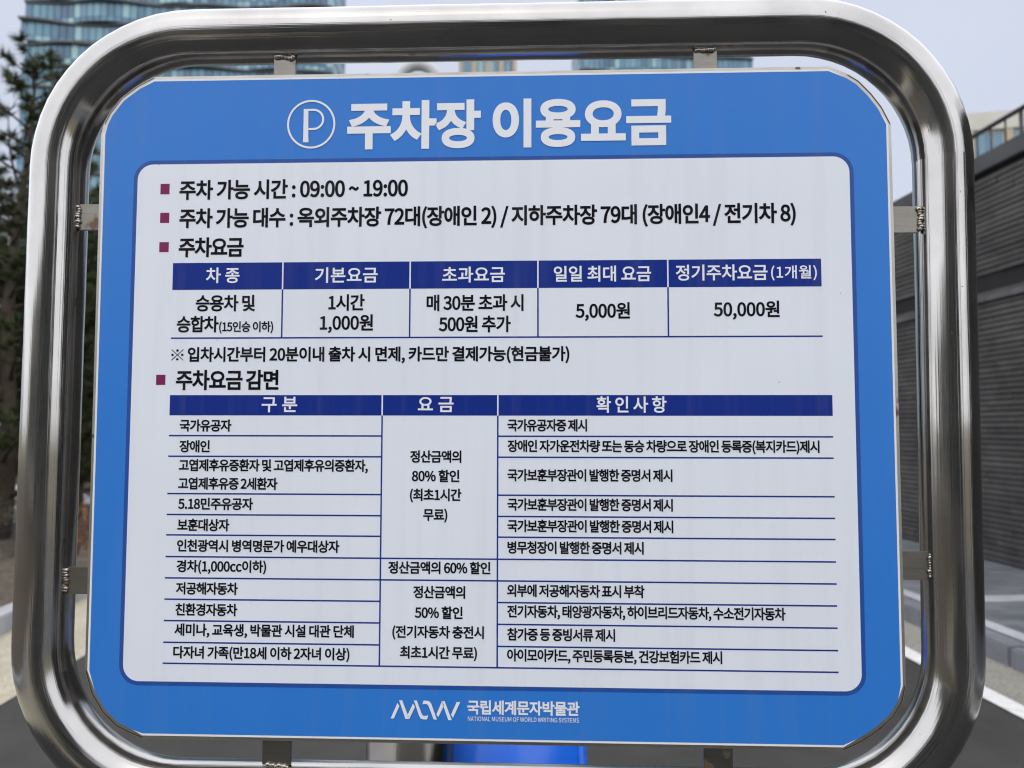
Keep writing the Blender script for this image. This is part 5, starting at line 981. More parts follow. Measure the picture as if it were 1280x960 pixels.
    "이": (920, "708,829 708,-79 792,-79 792,829;314,758 265,753 221,736 182,709 148,673 121,627 100,573 88,512 83,443 88,374 100,312 121,258 148,212 182,175 221,149 265,132 314,126 362,132 406,149 445,175 478,212 506,258 526,312 539,374 543,443 539,512 526,573 506,627 478,673 445,709 406,736 362,753;314,684 345,680 374,667 400,646 421,618 439,584 452,542 460,495 463,443 460,390 452,343 439,301 421,266 400,238 374,218 345,205 314,200 282,205 252,218 227,238 205,266 187,301 174,343 166,390 163,443 166,495 174,542 187,584 205,618 227,646 252,667 282,680"),
    "인": (920, "709,828 709,166 793,166 793,828;307,764 258,760 213,748 173,728 138,702 110,670 88,632 75,589 70,542 75,495 88,452 110,414 138,381 173,355 213,335 258,323 307,319 356,323 401,335 441,355 476,381 504,414 525,452 538,495 543,542 538,589 525,632 504,670 476,702 441,728 401,748 356,760;307,692 339,689 368,681 394,668 417,650 436,628 450,603 459,574 462,542 459,510 450,481 436,455 417,433 394,416 368,403 339,395 307,392 275,395 245,403 219,416 196,433 177,455 163,481 154,510 151,542 154,574 163,603 177,628 196,650 219,668 245,681 275,689;210,233 210,-58 821,-58 821,10 294,10 294,233"),
    "일": (920, "305,796 256,792 211,781 171,763 137,739 109,710 88,675 75,637 70,594 75,552 88,513 109,479 137,450 171,426 211,408 256,398 305,394 353,398 398,408 438,426 472,450 500,479 521,513 534,552 538,594 534,637 521,675 500,710 472,739 438,763 398,781 353,792;305,726 336,724 366,717 392,705 414,690 433,670 446,648 455,622 458,594 455,566 446,541 433,518 414,499 392,483 366,472 336,464 305,462 273,464 243,472 217,483 195,499 177,518 163,541 154,566 151,594 154,622 163,648 177,670 195,690 217,705 243,717 273,724;709,829 709,365 793,365 793,829;209,1 209,-66 824,-66 824,1 290,1 290,100 793,100 793,320 206,320 206,253 710,253 710,162 209,162"),
    "입": (920, "709,829 709,342 793,342 793,829;209,297 209,-66 793,-66 793,297 710,297 710,187 291,187 291,297;291,121 710,121 710,2 291,2;307,786 257,782 212,770 172,752 137,727 109,697 88,661 75,621 70,576 75,532 88,492 109,456 137,426 172,401 212,383 257,372 307,368 356,372 401,383 442,401 476,426 504,456 525,492 539,532 543,576 539,621 525,661 504,697 476,727 442,752 401,770 356,782;307,715 339,713 369,705 395,693 418,677 437,656 450,633 459,606 462,576 459,547 450,520 437,496 418,476 395,459 369,447 339,439 307,437 274,439 244,447 218,459 195,476 177,496 163,520 154,547 151,576 154,606 163,633 177,656 195,677 218,693 244,705 274,713"),
    "자": (920, "67,735 67,666 274,666 274,552 269,494 255,435 232,378 203,323 168,273 127,229 83,191 35,162 84,96 121,119 157,147 191,179 222,216 251,257 276,301 298,347 316,396 333,351 354,308 379,268 406,230 437,196 469,166 504,140 541,118 588,184 541,212 497,248 457,290 423,338 395,389 374,443 360,497 356,552 356,666 556,666 556,735;663,829 663,-78 746,-78 746,393 895,393 895,463 746,463 746,829"),
    "장": (920, "465,257 399,255 340,246 289,233 246,214 212,190 187,162 172,129 166,91 172,54 187,21 212,-8 246,-32 289,-51 340,-65 399,-73 465,-76 531,-73 589,-65 640,-51 682,-32 716,-8 741,21 756,54 761,91 756,129 741,162 716,190 682,214 640,233 589,246 531,255;465,191 513,190 555,185 592,176 623,165 648,151 666,133 677,114 680,91 677,68 666,48 648,31 623,17 592,5 555,-3 513,-8 465,-10 417,-8 374,-3 337,5 306,17 282,31 263,48 252,68 248,91 252,114 263,133 282,151 306,165 337,176 374,185 417,190;71,761 71,693 274,693 274,657 269,609 257,563 237,520 211,480 178,443 139,411 95,385 46,364 88,298 127,314 164,334 198,358 229,385 256,415 280,447 300,482 317,520 333,487 353,456 376,428 402,402 432,378 464,357 499,339 536,325 575,390 528,409 485,434 448,463 416,496 391,533 372,573 361,615 357,658 357,693 556,693 556,761;670,829 670,283 753,283 753,529 887,529 887,598 753,598 753,829"),
    "저": (920, "518,499 518,431 712,431 712,-79 796,-79 796,829 712,829 712,499;76,735 76,667 280,667 280,563 275,502 261,442 239,384 210,328 175,278 135,233 90,195 42,166 92,100 130,123 166,152 200,185 231,223 259,264 284,309 305,356 323,406 340,359 361,315 386,273 414,234 444,199 478,168 513,141 551,119 600,185 552,213 508,249 468,292 433,340 404,393 382,449 368,506 364,563 364,667 568,667 568,735"),
    "전": (920, "712,828 712,578 530,578 530,510 712,510 712,163 796,163 796,828;217,222 217,-58 821,-58 821,10 300,10 300,222;79,754 79,686 281,686 281,642 276,594 264,548 244,504 217,463 184,426 145,394 101,367 53,346 96,279 135,296 172,316 205,341 236,368 263,399 287,432 307,467 324,505 340,471 360,439 383,409 410,381 439,356 471,334 505,315 542,300 584,366 537,386 494,412 457,443 425,478 400,516 381,556 369,599 365,642 365,686 563,686 563,754"),
    "정": (920, "497,260 430,258 371,249 319,235 276,216 241,192 216,163 201,129 195,91 201,53 216,20 241,-9 276,-33 319,-52 371,-66 430,-74 497,-77 564,-74 623,-66 675,-52 718,-33 753,-9 778,20 793,53 799,91 793,129 778,163 753,192 718,216 675,235 623,249 564,258;497,195 546,194 589,188 626,180 658,168 683,153 701,135 713,115 716,91 713,68 701,48 683,30 658,15 626,3 589,-5 546,-10 497,-12 448,-10 405,-5 368,3 336,15 311,30 293,48 281,68 278,91 281,115 293,135 311,153 336,168 368,180 405,188 448,194;712,829 712,593 534,593 534,524 712,524 712,289 796,289 796,829;79,762 79,694 281,694 281,663 276,615 264,569 244,524 218,483 185,445 146,412 102,384 53,363 96,297 135,314 172,335 205,359 236,387 263,418 288,452 308,488 325,526 341,492 361,460 384,431 410,403 439,378 471,356 505,337 542,322 584,388 537,408 494,434 457,465 425,499 400,537 381,578 369,621 365,664 365,694 563,694 563,762"),
    "제": (920, "739,829 739,-78 819,-78 819,829;558,808 558,503 409,503 409,435 558,435 558,-31 636,-31 636,808;64,722 64,654 235,654 235,572 232,510 222,450 206,391 184,335 156,284 123,238 83,198 39,165 90,103 123,127 153,154 180,186 205,221 227,259 247,300 263,343 277,389 290,347 306,307 325,269 346,234 370,201 397,172 426,146 458,124 508,186 464,217 426,255 393,299 365,347 344,400 328,456 319,513 316,572 316,654 478,654 478,722"),
    "족": (920, "141,216 141,149 684,149 684,-78 767,-78 767,216;125,792 125,724 406,724 398,688 378,653 348,622 309,594 263,569 211,550 155,535 96,525 126,459 181,468 234,482 284,500 331,522 372,547 408,577 437,609 459,645 482,609 511,577 547,547 589,522 635,500 685,482 738,468 793,459 824,525 764,535 708,550 656,569 610,594 571,622 541,653 521,688 513,724 795,724 795,792;418,510 418,374 50,374 50,306 871,306 871,374 500,374 500,510"),
    "종": (920, "459,236 390,234 328,226 275,213 231,196 195,174 169,147 154,116 148,80 154,45 169,13 195,-13 231,-36 275,-53 328,-66 390,-74 459,-76 528,-74 589,-66 642,-53 687,-36 722,-13 747,13 763,45 768,80 763,116 747,147 722,174 687,196 642,213 589,226 528,234;459,171 509,170 554,165 593,158 625,148 651,135 670,119 681,101 685,80 681,59 670,41 651,25 625,12 593,2 554,-6 509,-10 459,-12 408,-10 363,-6 324,2 292,12 266,25 248,41 236,59 232,80 236,101 248,119 266,135 292,148 324,158 363,165 408,170;50,378 50,310 869,310 869,378 500,378 500,506 418,506 418,378;125,787 125,719 406,719 397,683 377,650 346,619 307,592 261,569 210,550 154,536 95,527 125,461 181,470 234,483 284,501 330,522 372,547 408,576 437,609 459,644 482,609 511,576 547,547 589,522 635,501 685,483 738,470 794,461 824,527 765,536 709,550 658,569 612,593 573,620 542,650 522,684 513,719 795,719 795,787"),
    "주": (920, "127,771 127,705 413,705 413,700 406,657 386,615 355,576 315,542 268,511 215,486 157,467 98,455 130,389 182,400 233,416 282,436 327,461 368,489 404,521 435,557 459,596 483,557 514,521 550,489 592,461 637,436 686,416 737,400 790,389 821,455 761,467 704,486 651,511 604,542 564,576 533,615 513,657 506,700 506,705 791,705 791,771;50,313 50,244 417,244 417,-77 499,-77 499,244 869,244 869,313"),
    "증": (920, "50,398 50,330 869,330 869,398;459,251 390,249 329,240 276,227 231,208 196,185 170,157 154,124 148,87 154,50 170,18 196,-10 231,-34 276,-52 329,-65 390,-73 459,-76 528,-73 589,-65 642,-52 686,-34 721,-10 747,18 763,50 768,87 763,124 747,157 721,185 686,208 642,227 589,240 528,249;459,185 509,184 554,179 593,171 625,160 651,146 670,129 681,110 685,87 681,65 670,46 651,29 625,15 593,4 554,-4 509,-8 459,-10 408,-8 363,-4 325,4 292,15 267,29 248,46 236,65 232,87 236,110 248,129 267,146 292,160 325,171 363,179 408,184;125,782 125,714 406,714 398,678 378,644 347,613 308,585 262,561 211,542 155,527 96,518 125,452 181,461 234,474 284,492 330,514 372,539 408,568 437,601 459,636 482,601 511,568 547,539 589,514 635,492 685,474 738,461 794,452 824,518 764,527 708,542 656,562 610,585 571,613 541,644 521,678 513,714 795,714 795,782"),
    "지": (920, "708,829 708,-78 792,-78 792,829;79,735 79,666 290,666 290,552 285,493 270,434 248,376 219,322 183,272 142,227 98,190 50,162 98,96 136,119 173,146 207,179 239,215 268,256 293,300 315,346 333,395 351,349 373,306 398,266 427,228 459,195 494,165 530,139 569,118 615,184 567,211 521,245 480,286 444,333 415,384 393,438 379,495 374,552 374,666 585,666 585,735"),
    "차": (920, "270,812 270,671 66,671 66,604 271,604 271,535 266,477 253,420 233,365 206,314 172,266 133,224 89,189 41,161 88,97 126,118 161,144 194,175 224,209 252,246 276,287 296,330 313,376 329,333 348,293 371,255 397,220 425,188 457,159 490,135 526,114 573,177 526,205 484,240 446,280 414,326 387,375 368,427 356,481 352,535 352,604 553,604 553,671 353,671 353,812;663,829 663,-78 746,-78 746,387 895,387 895,457 746,457 746,829"),
    "착": (920, "164,228 164,160 670,160 670,-79 753,-79 753,228;277,832 277,717 75,717 75,650 277,650 277,631 272,586 260,544 241,503 214,466 181,432 143,403 99,378 51,360 92,295 131,310 167,328 200,350 231,374 258,402 282,432 302,465 319,500 335,468 355,438 379,410 405,385 435,362 467,342 502,325 540,311 580,377 532,395 489,418 451,446 419,477 394,512 375,550 363,590 359,631 359,650 559,650 559,717 360,717 360,832;670,829 670,276 753,276 753,517 887,517 887,587 753,587 753,829"),
    "참": (920, "184,249 184,-66 753,-66 753,249;671,183 671,2 266,2 266,183;277,833 277,722 75,722 75,655 277,655 277,640 272,596 260,554 240,515 214,478 181,445 142,417 98,393 50,375 90,310 129,324 166,343 199,364 230,388 257,415 282,445 302,477 319,512 335,481 355,451 379,424 405,399 435,377 468,357 503,340 541,327 580,392 532,409 489,432 451,459 419,490 394,524 375,561 363,600 359,640 359,655 559,655 559,722 360,722 360,833;670,829 670,293 753,293 753,530 887,530 887,599 753,599 753,829"),
    "천": (920, "277,823 277,707 75,707 75,640 277,640 277,612 272,565 260,520 241,478 215,439 182,404 144,373 100,348 52,328 93,263 132,278 168,298 201,320 232,346 259,374 283,406 303,439 320,475 337,442 357,411 381,382 408,355 438,332 471,311 506,293 544,279 585,344 537,363 493,387 454,416 422,449 395,486 375,526 363,568 359,612 359,640 559,640 559,707 360,707 360,823;712,828 712,549 528,549 528,481 712,481 712,151 796,151 796,828;217,211 217,-58 821,-58 821,10 300,10 300,211"),
    "청": (920, "497,255 430,253 371,244 319,231 276,212 241,189 216,160 201,127 195,90 201,53 216,20 241,-9 276,-32 319,-51 371,-65 430,-73 497,-76 564,-73 623,-65 675,-51 718,-32 753,-9 778,20 793,53 799,90 793,127 778,160 753,189 718,212 675,231 623,244 564,253;497,190 546,189 589,184 627,175 658,164 683,150 701,132 713,113 716,90 713,68 701,48 683,30 658,16 627,4 589,-4 546,-9 497,-11 448,-9 405,-4 368,4 336,16 311,30 293,48 281,68 278,90 281,113 293,132 311,150 336,164 368,175 405,184 448,189;277,833 277,719 75,719 75,652 277,652 277,635 272,590 260,547 241,506 214,468 182,433 143,403 100,378 52,359 92,294 131,309 167,328 201,350 231,376 259,404 283,436 303,469 320,505 337,473 357,443 381,415 409,390 439,368 473,348 509,331 547,318 586,383 538,400 494,423 456,450 422,482 396,516 375,554 363,594 359,635 359,652 559,652 559,719 360,719 360,833;712,829 712,570 531,570 531,502 712,502 712,280 796,280 796,829"),
    "체": (920, "739,829 739,-78 819,-78 819,829;558,808 558,471 420,471 420,402 558,402 558,-31 636,-31 636,808;235,796 235,661 67,661 67,593 235,593 235,549 232,493 223,437 207,383 185,331 157,283 124,239 86,201 42,170 91,107 123,130 153,156 181,186 205,219 227,255 246,294 262,334 276,377 289,337 306,299 325,263 348,230 372,199 399,172 429,148 461,127 508,189 465,218 427,254 394,295 366,340 344,390 328,441 318,495 315,549 315,593 481,593 481,661 315,661 315,796"),
    "초": (920, "419,311 419,105 50,105 50,36 872,36 872,105 501,105 501,311;419,810 419,685 126,685 126,617 418,617 411,567 392,520 362,477 322,439 274,406 220,379 160,359 95,345 127,280 181,291 233,307 282,327 327,352 368,380 404,413 435,449 460,489 485,449 516,413 552,380 593,352 638,327 687,307 739,291 793,280 825,345 760,359 700,379 645,406 598,439 558,477 528,520 509,567 502,617 794,617 794,685 501,685 501,810"),
    "최": (920, "705,829 705,-79 789,-79 789,829;66,108 130,108 198,109 269,111 344,113 420,118 498,125 576,135 653,147 646,209 584,201 521,194 457,189 393,184 393,350 310,350 310,180 219,178 134,177 55,177;310,822 310,710 104,710 104,642 309,642 303,598 291,557 270,518 244,483 211,451 173,424 130,401 82,384 121,320 161,334 197,351 231,372 262,397 290,423 314,453 335,485 352,520 369,487 390,457 414,428 442,403 473,379 507,359 544,342 583,329 621,394 574,410 530,432 492,458 459,489 431,523 411,560 398,600 393,642 601,642 601,710 393,710 393,822"),
    "추": (920, "50,281 50,211 418,211 418,-79 500,-79 500,211 869,211 869,281;418,829 418,716 129,716 129,649 418,649 411,608 391,569 361,532 321,499 273,470 220,446 162,428 101,416 131,350 183,360 234,374 282,393 326,415 367,441 404,470 435,503 460,538 485,503 515,471 551,441 592,415 637,393 684,374 735,360 787,350 817,416 756,428 698,446 645,470 598,499 558,532 527,569 508,608 501,649 790,649 790,716 500,716 500,829"),
    "출": (920, "151,-4 151,-68 791,-68 791,-4 232,-4 232,81 763,81 763,280 500,280 500,363 868,363 868,426 51,426 51,363 418,363 418,280 149,280 149,217 682,217 682,140 151,140;134,749 134,685 412,685 401,654 379,625 349,600 310,578 264,560 212,546 155,536 94,530 118,467 174,473 228,483 278,495 325,512 367,531 404,554 435,581 459,611 483,581 515,554 551,531 594,512 640,495 690,483 744,473 800,467 825,530 763,536 706,546 654,560 608,578 569,600 539,625 517,654 506,685 786,685 786,749 500,749 500,834 418,834 418,749"),
    "충": (920, "459,161 509,160 554,156 593,149 625,139 651,126 670,111 681,94 685,74 681,54 670,37 651,22 625,10 593,0 554,-7 509,-12 459,-13 408,-12 363,-7 324,0 292,10 266,22 248,37 236,54 232,74 236,94 248,111 266,126 292,139 324,149 363,156 408,160;50,382 50,315 418,315 418,223 357,219 304,210 258,197 219,180 189,159 166,135 153,106 148,74 154,40 169,10 195,-16 230,-37 275,-54 328,-66 389,-74 459,-76 528,-74 590,-66 643,-54 687,-37 722,-16 748,10 763,40 768,74 764,106 750,135 728,159 698,180 660,197 614,210 560,219 500,223 500,315 869,315 869,382;134,740 134,673 413,673 404,638 383,606 354,577 315,552 269,531 217,514 159,501 97,493 123,429 178,436 231,447 281,462 326,480 368,502 404,527 435,555 459,587 483,555 514,527 550,502 592,480 637,462 687,447 740,436 796,429 821,493 759,501 701,514 649,531 603,552 564,577 534,606 514,638 505,673 786,673 786,740 500,740 500,831 418,831 418,740"),
    "친": (920, "709,828 709,158 793,158 793,828;210,220 210,-58 821,-58 821,10 294,10 294,220;296,824 296,707 90,707 90,640 296,640 296,617 291,571 279,526 259,484 233,444 200,409 161,378 117,353 68,333 109,268 148,283 185,303 218,325 249,351 276,380 301,411 321,445 338,482 355,448 376,417 400,388 428,361 459,337 492,316 528,298 567,284 607,350 558,368 514,392 475,421 442,454 415,491 395,531 382,573 378,617 378,640 582,640 582,707 379,707 379,824"),
    "카": (920, "108,734 108,666 433,666 429,625 424,586 416,547 406,509 62,485 75,412 380,441 357,397 330,354 298,313 261,274 219,236 171,201 118,167 58,135 104,71 215,135 305,206 377,283 432,365 471,452 497,543 512,637 516,734;663,829 663,-77 746,-77 746,392 891,392 891,461 746,461 746,829"),
    "태": (920, "86,724 86,145 144,145 204,146 257,147 306,148 352,151 395,156 439,162 483,169 475,238 427,230 381,224 333,220 282,217 227,216 165,215 165,419 429,419 429,485 165,485 165,657 443,657 443,724;541,810 541,-32 620,-32 620,397 740,397 740,-78 821,-78 821,829 740,829 740,465 620,465 620,810"),
    "터": (920, "526,487 526,419 713,419 713,-79 796,-79 796,829 713,829 713,487;92,745 92,138 160,138 222,139 279,140 333,141 383,144 431,148 479,153 526,159 574,166 565,234 520,227 475,221 431,216 385,213 337,210 287,209 233,208 174,207 174,424 471,424 471,491 174,491 174,677 511,677 511,745"),
    "표": (920, "124,383 124,315 278,315 278,100 50,100 50,32 872,32 872,100 639,100 639,315 793,315 793,383 653,383 653,676 795,676 795,744 122,744 122,676 263,676 263,383;361,100 361,315 556,315 556,100;346,676 571,676 571,383 346,383"),
    "하": (920, "317,541 270,537 228,526 190,507 158,483 131,452 112,417 99,377 95,333 99,288 112,248 131,213 158,182 190,158 228,139 270,128 317,124 363,128 405,139 442,158 475,182 501,213 520,248 533,288 537,333 533,377 520,417 501,452 475,483 442,507 405,526 363,537;317,472 346,469 373,462 397,449 418,433 435,412 447,389 455,362 458,333 455,303 447,276 435,252 418,232 397,216 373,204 346,196 317,193 287,196 260,204 235,216 215,232 198,252 185,276 177,303 174,333 177,362 185,389 198,412 215,433 235,449 260,462 287,469;664,829 664,-78 746,-78 746,387 895,387 895,456 746,456 746,829;274,818 274,683 45,683 45,615 579,615 579,683 357,683 357,818"),
    "한": (920, "320,601 273,598 231,589 194,575 162,555 137,530 118,501 106,468 102,432 106,395 118,362 137,334 162,309 194,290 231,275 273,267 320,264 366,267 408,275 444,290 476,309 501,334 520,362 532,395 536,432 532,468 520,501 501,530 476,555 444,575 408,589 366,598;320,536 349,534 376,529 399,520 419,508 435,493 447,475 454,454 457,432 454,409 447,389 435,371 419,357 399,345 376,336 349,330 320,329 290,330 264,336 240,345 220,357 204,371 192,389 185,409 182,432 185,454 192,475 204,493 220,508 240,520 264,529 290,534;670,828 670,148 753,148 753,461 887,461 887,530 753,530 753,828;279,828 279,717 52,717 52,650 587,650 587,717 362,717 362,828;189,202 189,-58 794,-58 794,10 272,10 272,202"),
    "할": (920, "320,641 273,639 230,631 193,618 162,601 136,580 118,555 106,525 102,493 106,460 118,431 136,406 162,384 193,367 230,355 273,347 320,345 367,347 409,355 446,367 477,384 502,406 521,431 532,460 536,493 532,525 521,555 502,580 477,601 446,618 409,631 367,639;320,580 349,579 376,574 400,567 419,556 435,544 447,529 454,512 457,493 454,474 447,456 435,442 419,429 400,419 376,412 349,407 320,406 290,407 263,412 240,419 220,429 204,442 192,456 185,474 182,493 185,512 192,529 204,544 220,556 240,567 263,574 290,579;670,832 670,331 753,331 753,544 888,544 888,613 753,613 753,832;180,-4 180,-68 786,-68 786,-4 262,-4 262,82 753,82 753,285 178,285 178,222 671,222 671,142 180,142;279,838 279,746 52,746 52,681 587,681 587,746 362,746 362,838"),
    "합": (920, "183,262 183,-66 753,-66 753,262 670,262 670,166 266,166 266,262;266,101 670,101 670,1 266,1;320,626 273,623 231,615 194,601 162,583 137,560 118,533 106,502 102,468 106,433 118,402 137,375 162,352 194,333 231,320 273,311 320,309 366,311 408,320 445,333 476,352 502,375 520,402 532,433 536,468 532,502 520,533 502,560 476,583 445,601 408,615 366,623;320,563 349,561 376,556 399,548 419,537 435,523 447,507 454,488 457,468 454,447 447,428 435,411 419,398 399,387 376,378 349,373 320,372 290,373 264,378 240,387 220,398 204,411 192,428 185,447 182,468 185,488 192,507 204,523 220,537 240,548 264,556 290,561;670,829 670,302 753,302 753,527 887,527 887,597 753,597 753,829;279,837 279,735 52,735 52,668 587,668 587,735 362,735 362,837"),
    "항": (920, "469,237 404,235 345,227 295,214 252,196 219,174 194,147 179,115 173,80 179,45 194,14 219,-12 252,-35 295,-53 345,-66 404,-73 469,-76 534,-73 592,-66 642,-53 685,-35 718,-12 743,14 758,45 763,80 758,115 743,147 718,174 685,196 642,214 592,227 534,235;469,172 516,171 558,166 594,159 625,148 649,135 667,119 678,101 681,80 678,60 667,41 649,25 625,12 594,2 558,-6 516,-10 469,-12 421,-10 379,-6 343,2 312,12 288,25 270,41 259,60 255,80 259,101 270,119 288,135 312,148 343,159 379,166 421,171;320,614 273,611 231,603 194,589 162,570 137,547 118,520 106,489 102,454 106,419 118,388 137,361 162,338 194,319 231,306 273,297 320,295 366,297 408,306 445,319 476,338 502,361 520,388 532,419 536,454 532,489 520,520 502,547 476,570 445,589 408,603 366,611;320,551 349,549 376,544 399,536 419,525 435,511 447,494 454,475 457,454 454,433 447,414 435,397 419,384 399,373 376,364 349,359 320,358 290,359 264,364 240,373 220,384 204,397 192,414 185,433 182,454 185,475 192,494 204,511 220,525 240,536 264,544 290,549;670,829 670,244 753,244 753,507 887,507 887,577 753,577 753,829;279,836 279,726 52,726 52,660 587,660 587,726 362,726 362,836"),
    "해": (920, "274,545 233,541 196,530 163,512 134,487 111,457 94,422 83,382 79,339 83,295 94,255 111,219 134,189 163,165 196,146 233,135 274,131 314,135 352,146 385,165 413,189 436,219 453,255 464,295 468,339 464,382 453,422 436,457 413,487 385,512 352,530 314,541;274,475 299,472 322,465 342,453 360,436 374,417 385,393 391,367 394,339 391,310 385,284 374,260 360,240 342,224 322,212 299,205 274,202 248,205 225,212 205,224 187,240 173,260 162,284 156,310 153,339 156,367 162,393 173,417 187,436 205,453 225,465 248,472;232,802 232,673 48,673 48,605 498,605 498,673 315,673 315,802;543,808 543,-34 621,-34 621,379 737,379 737,-78 817,-78 817,829 737,829 737,447 621,447 621,808"),
    "행": (920, "276,607 235,604 198,596 165,583 137,565 114,542 97,516 87,486 83,452 87,418 97,388 114,362 137,339 165,322 198,308 235,300 276,298 317,300 354,308 387,322 415,339 438,362 455,388 465,418 469,452 465,486 455,516 438,542 415,565 387,583 354,596 317,604;276,545 301,543 324,538 344,530 361,519 375,506 385,490 392,472 394,452 392,432 385,414 375,398 361,384 344,373 324,365 301,360 276,359 250,360 227,365 207,373 190,384 176,398 166,414 160,432 157,452 160,472 166,490 176,506 190,519 207,530 227,538 250,543;516,239 449,237 389,229 337,216 294,198 259,176 234,149 219,117 213,81 219,46 234,14 259,-13 294,-35 337,-53 389,-66 449,-73 516,-76 583,-73 643,-66 695,-53 738,-35 773,-13 798,14 813,46 819,81 813,117 798,149 773,176 738,198 695,216 643,229 583,237;516,175 565,174 609,169 646,162 678,151 702,138 721,122 732,103 735,81 732,60 721,42 702,26 678,12 646,2 609,-6 565,-10 516,-12 467,-10 423,-6 385,2 354,12 329,26 311,42 299,60 296,81 299,103 311,122 329,138 354,151 385,162 423,169 467,174;540,811 540,288 618,288 618,514 734,514 734,255 814,255 814,829 734,829 734,582 618,582 618,811;234,822 234,720 45,720 45,654 504,654 504,720 317,720 317,822"),
    "험": (920, "207,231 207,-66 796,-66 796,231;714,164 714,2 290,2 290,164;314,620 270,617 229,608 194,594 163,575 138,552 120,524 108,493 104,459 108,424 120,393 138,365 163,342 194,323 229,309 270,301 314,298 358,301 398,309 433,323 464,342 488,365 507,393 518,424 522,459 518,493 507,524 488,552 464,575 433,594 398,608 358,617;314,556 341,554 366,549 388,541 407,529 422,515 433,499 440,480 443,459 440,438 433,419 422,402 407,388 388,376 366,368 341,362 314,361 286,362 261,368 238,376 220,388 204,402 193,419 186,438 183,459 186,480 193,499 204,515 220,529 238,541 261,549 286,554;562,553 562,484 712,484 712,280 796,280 796,829 712,829 712,553;273,837 273,734 51,734 51,666 575,666 575,734 355,734 355,837"),
    "현": (920, "308,601 264,598 225,589 190,574 160,553 136,528 118,498 107,465 103,428 107,391 118,357 136,328 160,302 190,282 225,267 264,258 308,254 351,258 391,267 426,282 456,302 480,328 498,357 509,391 513,428 509,465 498,498 480,528 456,553 426,574 391,589 351,598;308,535 335,533 359,527 381,518 399,505 414,490 426,472 432,451 435,428 432,404 426,383 414,365 399,349 381,337 359,327 335,322 308,320 281,322 256,327 235,337 216,349 201,365 191,383 184,404 181,428 184,451 191,472 201,490 216,505 235,518 256,527 281,533;559,397 559,330 712,330 712,136 796,136 796,828 712,828 712,587 559,587 559,519 712,519 712,397;268,829 268,717 51,717 51,650 559,650 559,717 350,717 350,829;213,196 213,-58 817,-58 817,10 297,10 297,196"),
    "확": (920, "156,174 156,108 669,108 669,-78 752,-78 752,174;328,591 357,590 383,586 405,580 424,571 439,560 451,547 458,532 460,515 458,498 451,483 439,470 424,459 405,450 383,443 357,439 328,438 299,439 273,443 250,450 231,459 216,470 205,483 198,498 195,515 198,532 205,547 216,560 231,571 250,580 273,586 299,590;328,649 282,647 241,640 205,629 174,613 150,594 131,571 120,545 116,515 119,488 128,464 143,443 163,425 188,409 217,397 250,388 288,383 288,317 202,314 121,314 45,314 55,246 117,247 183,247 253,249 325,251 399,256 473,262 548,271 621,283 615,342 556,334 494,328 432,323 370,320 370,383 407,388 440,397 469,410 493,425 513,444 527,465 536,489 539,515 535,545 524,571 506,594 481,613 450,629 414,640 373,647;669,828 669,220 752,220 752,485 885,485 885,554 752,554 752,828;288,836 288,746 68,746 68,683 588,683 588,746 370,746 370,836"),
    "환": (920, "328,581 357,580 383,575 405,569 424,559 439,548 451,534 458,518 460,500 458,482 451,467 439,453 424,441 405,432 383,425 357,421 328,420 299,421 273,425 250,432 231,441 216,453 205,467 198,482 195,500 198,518 205,534 216,548 231,559 250,569 273,575 299,580;669,829 669,119 752,119 752,443 885,443 885,512 752,512 752,829;179,166 179,-58 785,-58 785,10 263,10 263,166;328,639 282,637 241,630 205,618 174,602 150,582 131,558 120,531 116,500 119,472 128,447 143,425 163,406 188,390 217,378 250,368 288,363 288,295 202,292 120,291 45,291 55,223 117,224 183,225 253,227 325,230 399,235 474,242 548,251 621,264 615,323 556,314 494,308 432,302 370,299 370,363 407,369 440,378 469,391 493,407 513,426 527,448 536,473 539,500 535,531 524,558 506,582 481,602 450,618 414,630 373,637;288,832 288,740 68,740 68,677 588,677 588,740 370,740 370,832"),
    "후": (920, "459,605 393,603 335,595 285,583 242,566 209,544 184,519 169,488 164,454 169,420 184,390 209,364 242,343 285,326 335,314 393,306 459,304 524,306 583,314 633,326 675,343 709,364 733,390 748,420 753,454 748,488 733,519 709,544 675,566 633,583 583,595 524,603;459,542 506,541 547,536 583,529 613,519 636,506 653,491 664,474 667,454 664,434 653,417 636,402 613,390 583,380 547,373 506,368 459,367 412,368 371,373 335,380 305,390 282,402 264,417 254,434 250,454 254,474 264,491 282,506 305,519 335,529 371,536 412,541;418,834 418,725 93,725 93,657 822,657 822,725 500,725 500,834;50,240 50,172 418,172 418,-79 500,-79 500,172 872,172 872,240"),
    "훈": (920, "459,640 393,638 335,631 285,620 243,605 210,586 186,562 171,534 166,503 171,471 186,444 210,420 243,400 285,385 335,374 393,367 459,365 525,367 583,374 633,385 675,400 708,420 732,444 746,471 751,503 746,534 732,562 708,586 675,605 633,620 583,631 525,638;459,580 506,579 548,575 584,569 613,560 637,549 654,536 664,521 667,503 664,485 654,470 637,457 613,446 584,437 548,431 506,427 459,426 411,427 370,431 334,437 304,446 281,457 264,470 254,485 250,503 254,521 264,536 281,549 304,560 334,569 370,575 411,579;50,311 50,243 425,243 425,108 507,108 507,243 869,243 869,311;153,168 153,-58 779,-58 779,9 236,9 236,168;418,839 418,743 93,743 93,679 822,679 822,743 501,743 501,839"),
}
EM = {'title': 0.0531, 'line': 0.0219, 'head1': 0.0175, 'head1s': 0.0148, 'body1': 0.018, 'body1s': 0.0119, 'note': 0.0162, 'head2': 0.0176, 'row': 0.0131, 'foot': 0.0146, 'footen': 0.0058}
